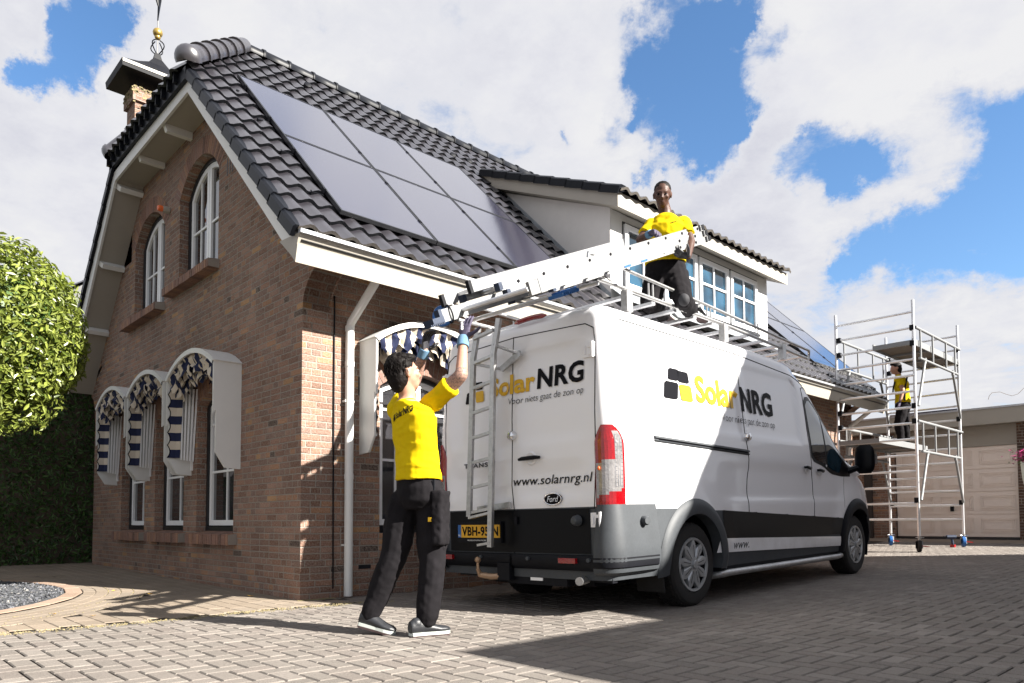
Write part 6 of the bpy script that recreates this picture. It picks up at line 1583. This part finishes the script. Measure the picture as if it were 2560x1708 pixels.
# ------------------------------------------------------------------ garage
ga = thing('garage', 'flat-roofed garage with cream fascia and pale panelled overhead door', 'garage', (1.1, 15.3, .3))
GY0 = 15.30
mb = MB(); mb.box(-4.2, -.12, GY0, GY0+.2, .1, 2.80); mb.build('brick_wall', 'brick', ga)
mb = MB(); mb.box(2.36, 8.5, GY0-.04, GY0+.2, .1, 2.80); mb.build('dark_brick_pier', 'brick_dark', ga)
mb = MB(); mb.box(-4.1, 8.4, GY0+6, GY0+6.2, .1, 2.8); mb.box(-4.2, -4.0, GY0+.2, GY0+6, .1, 2.8); mb.build('rear_wall', 'brick', ga)
mb = MB(); mb.box(-.12, 2.36, GY0+.05, GY0+.12, 2.36, 2.80); mb.build('lintel_panel', 'cream', ga)
mb = MB(); mb.box(-4.4, 8.7, GY0-.28, GY0+6.3, 2.80, 3.13); fs_ = mb.build('fascia', 'cream', ga)
mb = MB(); mb.box(-4.42, 8.72, GY0-.30, GY0+6.32, 3.13, 3.17); mb.build('roof_edge', 'zinc', fs_)
dr_ = None; zb, zt = .36, 2.36
mb = MB(); mb.box(-.10, 2.34, GY0+.10, GY0+.14, zb, zt); dr_ = mb.build('garage_door', 'garage_door', ga)
for k in range(4):
    z0 = zb+.006+k*.5; mb = MB(); mb.box(-.10, 2.34, GY0+.082, GY0+.10, z0, z0+.484)
    for j in range(3):
        x0 = -.10+.12+j*.80; x1 = x0+.66; za, zc = z0+.09, z0+.40
        for e, d in ((0, .006), (.035, -.000), (.07, .007)):
            mb.add([(x0+e, GY0+.082-d, za+e), (x1-e, GY0+.082-d, za+e), (x1-e, GY0+.082-d, zc-e), (x0+e, GY0+.082-d, zc-e)], [(0, 1, 2, 3)]) if e == .07 else None
            for (a, b_, c, d2) in ((x0+e, x1-e, za+e, za+e+.008), (x0+e, x1-e, zc-e-.008, zc-e), (x0+e, x0+e+.008, za+e, zc-e), (x1-e-.008, x1-e, za+e, zc-e)): mb.box(a, b_, GY0+.070, GY0+.083, c, d2)
    mb.build('door_section', 'garage_door', dr_)
mb = MB(); mb.box(1.03, 1.10, GY0+.045, GY0+.082, .93, 1.05); mb.build('door_handle', 'black', dr_)
mb = MB(); mb.box(-.12, 2.36, GY0+.03, GY0+.13, .30, .36); mb.build('threshold', 'frame_dark', ga)
mb = MB(); mb.box(-.8, -.62, GY0-.05, GY0-.002, .3, 2.8); mb.build('dark_post', 'frame_dark', ga)
for i, (x, y) in enumerate(((-.5, 16.2), (.9, 17.2))):
    t = thing('solar_frame', ['thin tilted solar frame on the garage roof behind the standing scaffold worker', 'thin tilted solar frame on the garage roof right of the scaffold tower'][i], 'solar panel', (x, y, 3.17), group='solar frames on the garage roof')
    mb = MB(); mb.prism([(x, y, 3.33), (x+1.5, y, 3.33), (x+1.5, y+.8, 3.20), (x, y+.8, 3.20)], (0, 0, .035)); mb.build('panel', 'solar', t); mb = MB(); mb.box(x+.1, x+.13, y, y+.03, 3.17, 3.33); mb.box(x+1.3, x+1.33, y, y+.03, 3.17, 3.33); mb.build('leg', 'alu', t)
# flowers at the right edge
fp = thing('flower_pot', 'magenta flowers in a pale hanging pot at the right edge of the photo', 'flower pot', (3.36, 11.02, 1.36))
mb = MB(); mb.lathe([(.06, 1.20), (.10, 1.40), (.12, 1.66), (.125, 1.68)], (3.42, 11.06, 0), (0, 0, 1), 18); mb.build('pot', 'flower_pot', fp, smooth=True, angle=40)
mb = MB()
for _ in range(420):
    c = Vector((3.42, 11.06, 1.78))+Vector((random.gauss(0, .10), random.gauss(0, .10), random.gauss(0, .055))); a = random.uniform(0, 6); u = Vector((cos(a), sin(a), random.uniform(-.5, .5)))*.02; v = Vector((-sin(a), cos(a), random.uniform(-.5, .5)))*.02; mb.add([c-u, c-v, c+u, c+v], [(0, 1, 2, 3)])
mb.build('petals', 'petal', fp, fix=False)['kind'] = 'stuff'
mb = MB()
for _ in range(200):
    c = Vector((3.42, 11.06, 1.70))+Vector((random.gauss(0, .09), random.gauss(0, .09), random.gauss(0, .045))); a = random.uniform(0, 6); u = Vector((cos(a), sin(a), random.uniform(-.5, .5)))*.025; v = Vector((-sin(a), cos(a), random.uniform(-.5, .5)))*.015; mb.add([c-u, c-v, c+u, c+v], [(0, 1, 2, 3)])
mb.build('leaves', 'leaf_dark', fp, fix=False)['kind'] = 'stuff'
mb = MB(); mb.tube([(3.42, 11.06, 2.42), (3.42, 11.06, 1.66)], .004, 5); mb.tube([(3.42, 11.06, 2.42), (4.6, 15.2, 2.75)], .006, 5); mb.build('hanger', 'ink', fp)
mb = MB(); mb.tube([(2.985, 10.60, 2.70), (3.0, 10.603, 2.758), (3.033, 10.635, 2.81), (3.123, 10.73, 2.823), (3.19, 10.80, 2.785), (3.256, 10.874, 2.757), (3.324, 10.945, 2.789), (3.395, 11.013, 2.886), (3.8, 11.5, 3.1)], .0035, 5)
tag(mb.build('thin_branch', 'bark'), 'thin bare twig curling against the sky above the garage', 'branch')

# ------------------------------------------------------------------ vegetation
def leaf(mb, c, n, s_, fold=.35):
    n = n.normalized(); a = random.uniform(0, 2*pi); t = n.orthogonal().normalized(); b_ = n.cross(t); u = (t*cos(a)+b_*sin(a)); v = n.cross(u); w9 = s_*.36
    mb.add([c-u*s_*.5, c+v*w9*.5+n*w9*fold-u*s_*.1, c+u*s_*.55, c-v*w9*.5+n*w9*fold-u*s_*.1, c+v*w9*.42+n*w9*fold*.8+u*s_*.25, c-v*w9*.42+n*w9*fold*.8+u*s_*.25], [(0, 1, 4, 2), (0, 2, 5, 3)])
TC = Vector((-2.98, -2.03, 2.70))
tr = thing('clipped_tree', 'clipped holly-like tree with a dense sunlit crown of large glossy leaves', 'tree', (TC.x, TC.y, 0))
mb = MB()
for _ in range(13500):
    d = Vector((random.gauss(0, 1), random.gauss(0, 1), random.gauss(0, 1))).normalized()
    if d.z < -.9: continue
    lump = 1+.09*noise.noise(d*2.2)+.05*noise.noise(d*6); rr = lump*random.choice((1, 1, 1, .96, .9, .82)); c = TC+Vector((d.x*.87, d.y*.87, d.z*(1.0 if d.z > 0 else .85)))*rr+d*random.uniform(-.03, .05)
    leaf(mb, c, (d+Vector((random.gauss(0, .55), random.gauss(0, .55), random.gauss(0, .55)+.25))), random.uniform(.05, .10))
for lc, lr, nl in (((.05, -.35, -.75), (.55, .55, .42), 1700), ((-.45, -.45, -.45), (.7, .7, .7), 1500), ((.28, .2, -.62), (.42, .42, .40), 900), ((-.5, -.35, .6), (.6, .6, .5), 1200)):
    for _ in range(nl):
        d = Vector((random.gauss(0, 1), random.gauss(0, 1), random.gauss(0, 1))).normalized(); rr = (1+.22*noise.noise(d*3+Vector(lc)))*random.choice((1, 1, .93, .8)); c = TC+Vector(lc)+Vector((d.x*lr[0], d.y*lr[1], d.z*lr[2]))*rr; leaf(mb, c, d+Vector((random.gauss(0, .55), random.gauss(0, .55), random.gauss(0, .55)+.25)), random.uniform(.05, .095))
mb.build('crown', 'leaf', tr, fix=False)
mb = MB(); mb.tube([TC+Vector((.02, 0, -2.7)), TC+Vector((-.01, .02, -1.8)), TC+Vector((0, 0, -.8)), TC], [.08, .07, .06, .04], 10)
for k in range(9): a = k*.9; mb.tube([TC+Vector((0, 0, -.9+.10*k)), TC+Vector((.3*cos(a), .3*sin(a), -.5+.10*k)), TC+Vector((.62*cos(a), .62*sin(a), -.3+.11*k))], [.03, .02, .008], 6)
mb.build('trunk', 'bark', tr, smooth=True)
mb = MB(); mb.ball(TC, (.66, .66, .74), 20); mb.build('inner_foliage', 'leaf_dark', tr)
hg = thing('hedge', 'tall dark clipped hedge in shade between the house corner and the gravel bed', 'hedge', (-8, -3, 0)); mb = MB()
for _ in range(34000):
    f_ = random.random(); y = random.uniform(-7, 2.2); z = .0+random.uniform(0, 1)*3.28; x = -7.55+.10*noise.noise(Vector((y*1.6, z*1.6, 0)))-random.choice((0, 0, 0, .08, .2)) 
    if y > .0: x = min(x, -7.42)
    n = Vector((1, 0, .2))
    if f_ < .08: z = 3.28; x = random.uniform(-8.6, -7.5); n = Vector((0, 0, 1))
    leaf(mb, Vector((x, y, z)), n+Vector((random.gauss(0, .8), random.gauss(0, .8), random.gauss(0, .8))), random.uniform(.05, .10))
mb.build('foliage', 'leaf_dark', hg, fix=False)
mb = MB(); mb.box(-8.6, -7.74, -7, 2.2, .02, 3.15)
for k in range(12): y = -6.6+.75*k; mb.tube([(-7.9, y, 0), (-7.9, y+.05, 1.2), (-7.95, y, 2.6)], [.04, .03, .02], 6)
mb.build('stems', 'bark', hg)
tb_ = thing('evergreen_tree', 'olive green tree top showing between the clipped tree and the house verge', 'tree', (-12.2, .6, 0)); mb = MB()
for _ in range(5000):
    d = Vector((random.gauss(0, 1), random.gauss(0, 1), random.gauss(0, 1))).normalized(); rr = (1+.25*noise.noise(d*2.5))*random.choice((1, .9, .75)); c = Vector((-12.3, .55, 4.35))+Vector((d.x*1.5, d.y*1.5, d.z*1.5))*rr; leaf(mb, c, d+Vector((random.gauss(0, .6), random.gauss(0, .6), .3)), random.uniform(.06, .12))
mb.build('crown', 'leaf_yg', tb_, fix=False); mb = MB(); mb.tube([(-12.3, .55, 0), (-12.3, .55, 4.4)], [.14, .07], 8); mb.build('trunk', 'bark', tb_)
# neighbour's tiled roof far left
nb = thing('distant_house', 'grey tiled roof of a house far behind the clipped tree', 'house', (-25, 5, 0))
mb = MB(); mb.box(-30, -17.2, -1.6, 6.8, 0, 4.6); mb.build('wall', 'brick', nb)
mb = MB(); tiles(mb, (-30.2, -1.9, 4.4), (1, 0, 0), Vector((0, 4.4, 3.55)).normalized(), Vector((0, -3.55, 4.4)).normalized(), 66, 17, res=5); rf_ = mb.build('roof', ['tile', 'tile_end', 'tile2'], nb, smooth=True, fix=False, angle=50)
mb = MB(); mb.prism([(-30.2, -1.9, 4.33), (-30.2, 2.55, 7.94), (-30.2, 7.0, 4.33)], (13.4, 0, 0)); mb.build('roof_deck', 'frame_dark', rf_)
mb = MB()
for k in range(29): mb.tube([(-30.2+.46*k, 2.55, 8.02), (-30.2+.46*(k+1.06), 2.55, 8.02)], [.13, .115], 10)
mb.build('ridge_cap', 'tile', rf_, smooth=True)
# house across the drive: stands outside the frame and casts the shade over the drive and the van
ac = thing('house_across_drive', 'brick house with a low side wing across the driveway', 'house', (12, 6, 0))
mb = MB(); mb.prism([(9.0, 1.02, 0), (9.0, 1.12, 3.05), (9.0, 3.6, 3.75), (9.0, 8.0, 9.0), (9.0, 12.5, 3.6), (9.0, 12.5, 0)], (9, 0, 0)); mb.build('wall', 'brick', ac)
mb = MB(); mb.prism([(8.9, 1.05, 3.1), (8.9, 1.45, 3.93), (8.9, 3.40, 3.93), (8.9, 3.25, 3.75), (8.9, 1.5, 3.75)], (9.2, 0, 0)); mb.build('wing_roof', 'cream', ac)
mb = MB(); mb.prism([(8.85, 3.25, 3.80), (8.85, 8.0, 9.45), (8.85, 12.75, 3.80), (8.85, 12.55, 3.65), (8.85, 8.0, 9.15), (8.85, 3.45, 3.65)], (9.3, 0, 0)); mb.build('main_roof', 'tile', ac)
for y in (5.5, 8.9):
    mb = MB(); mb.box(8.98, 9.02, y, y+1.4, 1.0, 2.5); mb.build('window', 'glass', ac)
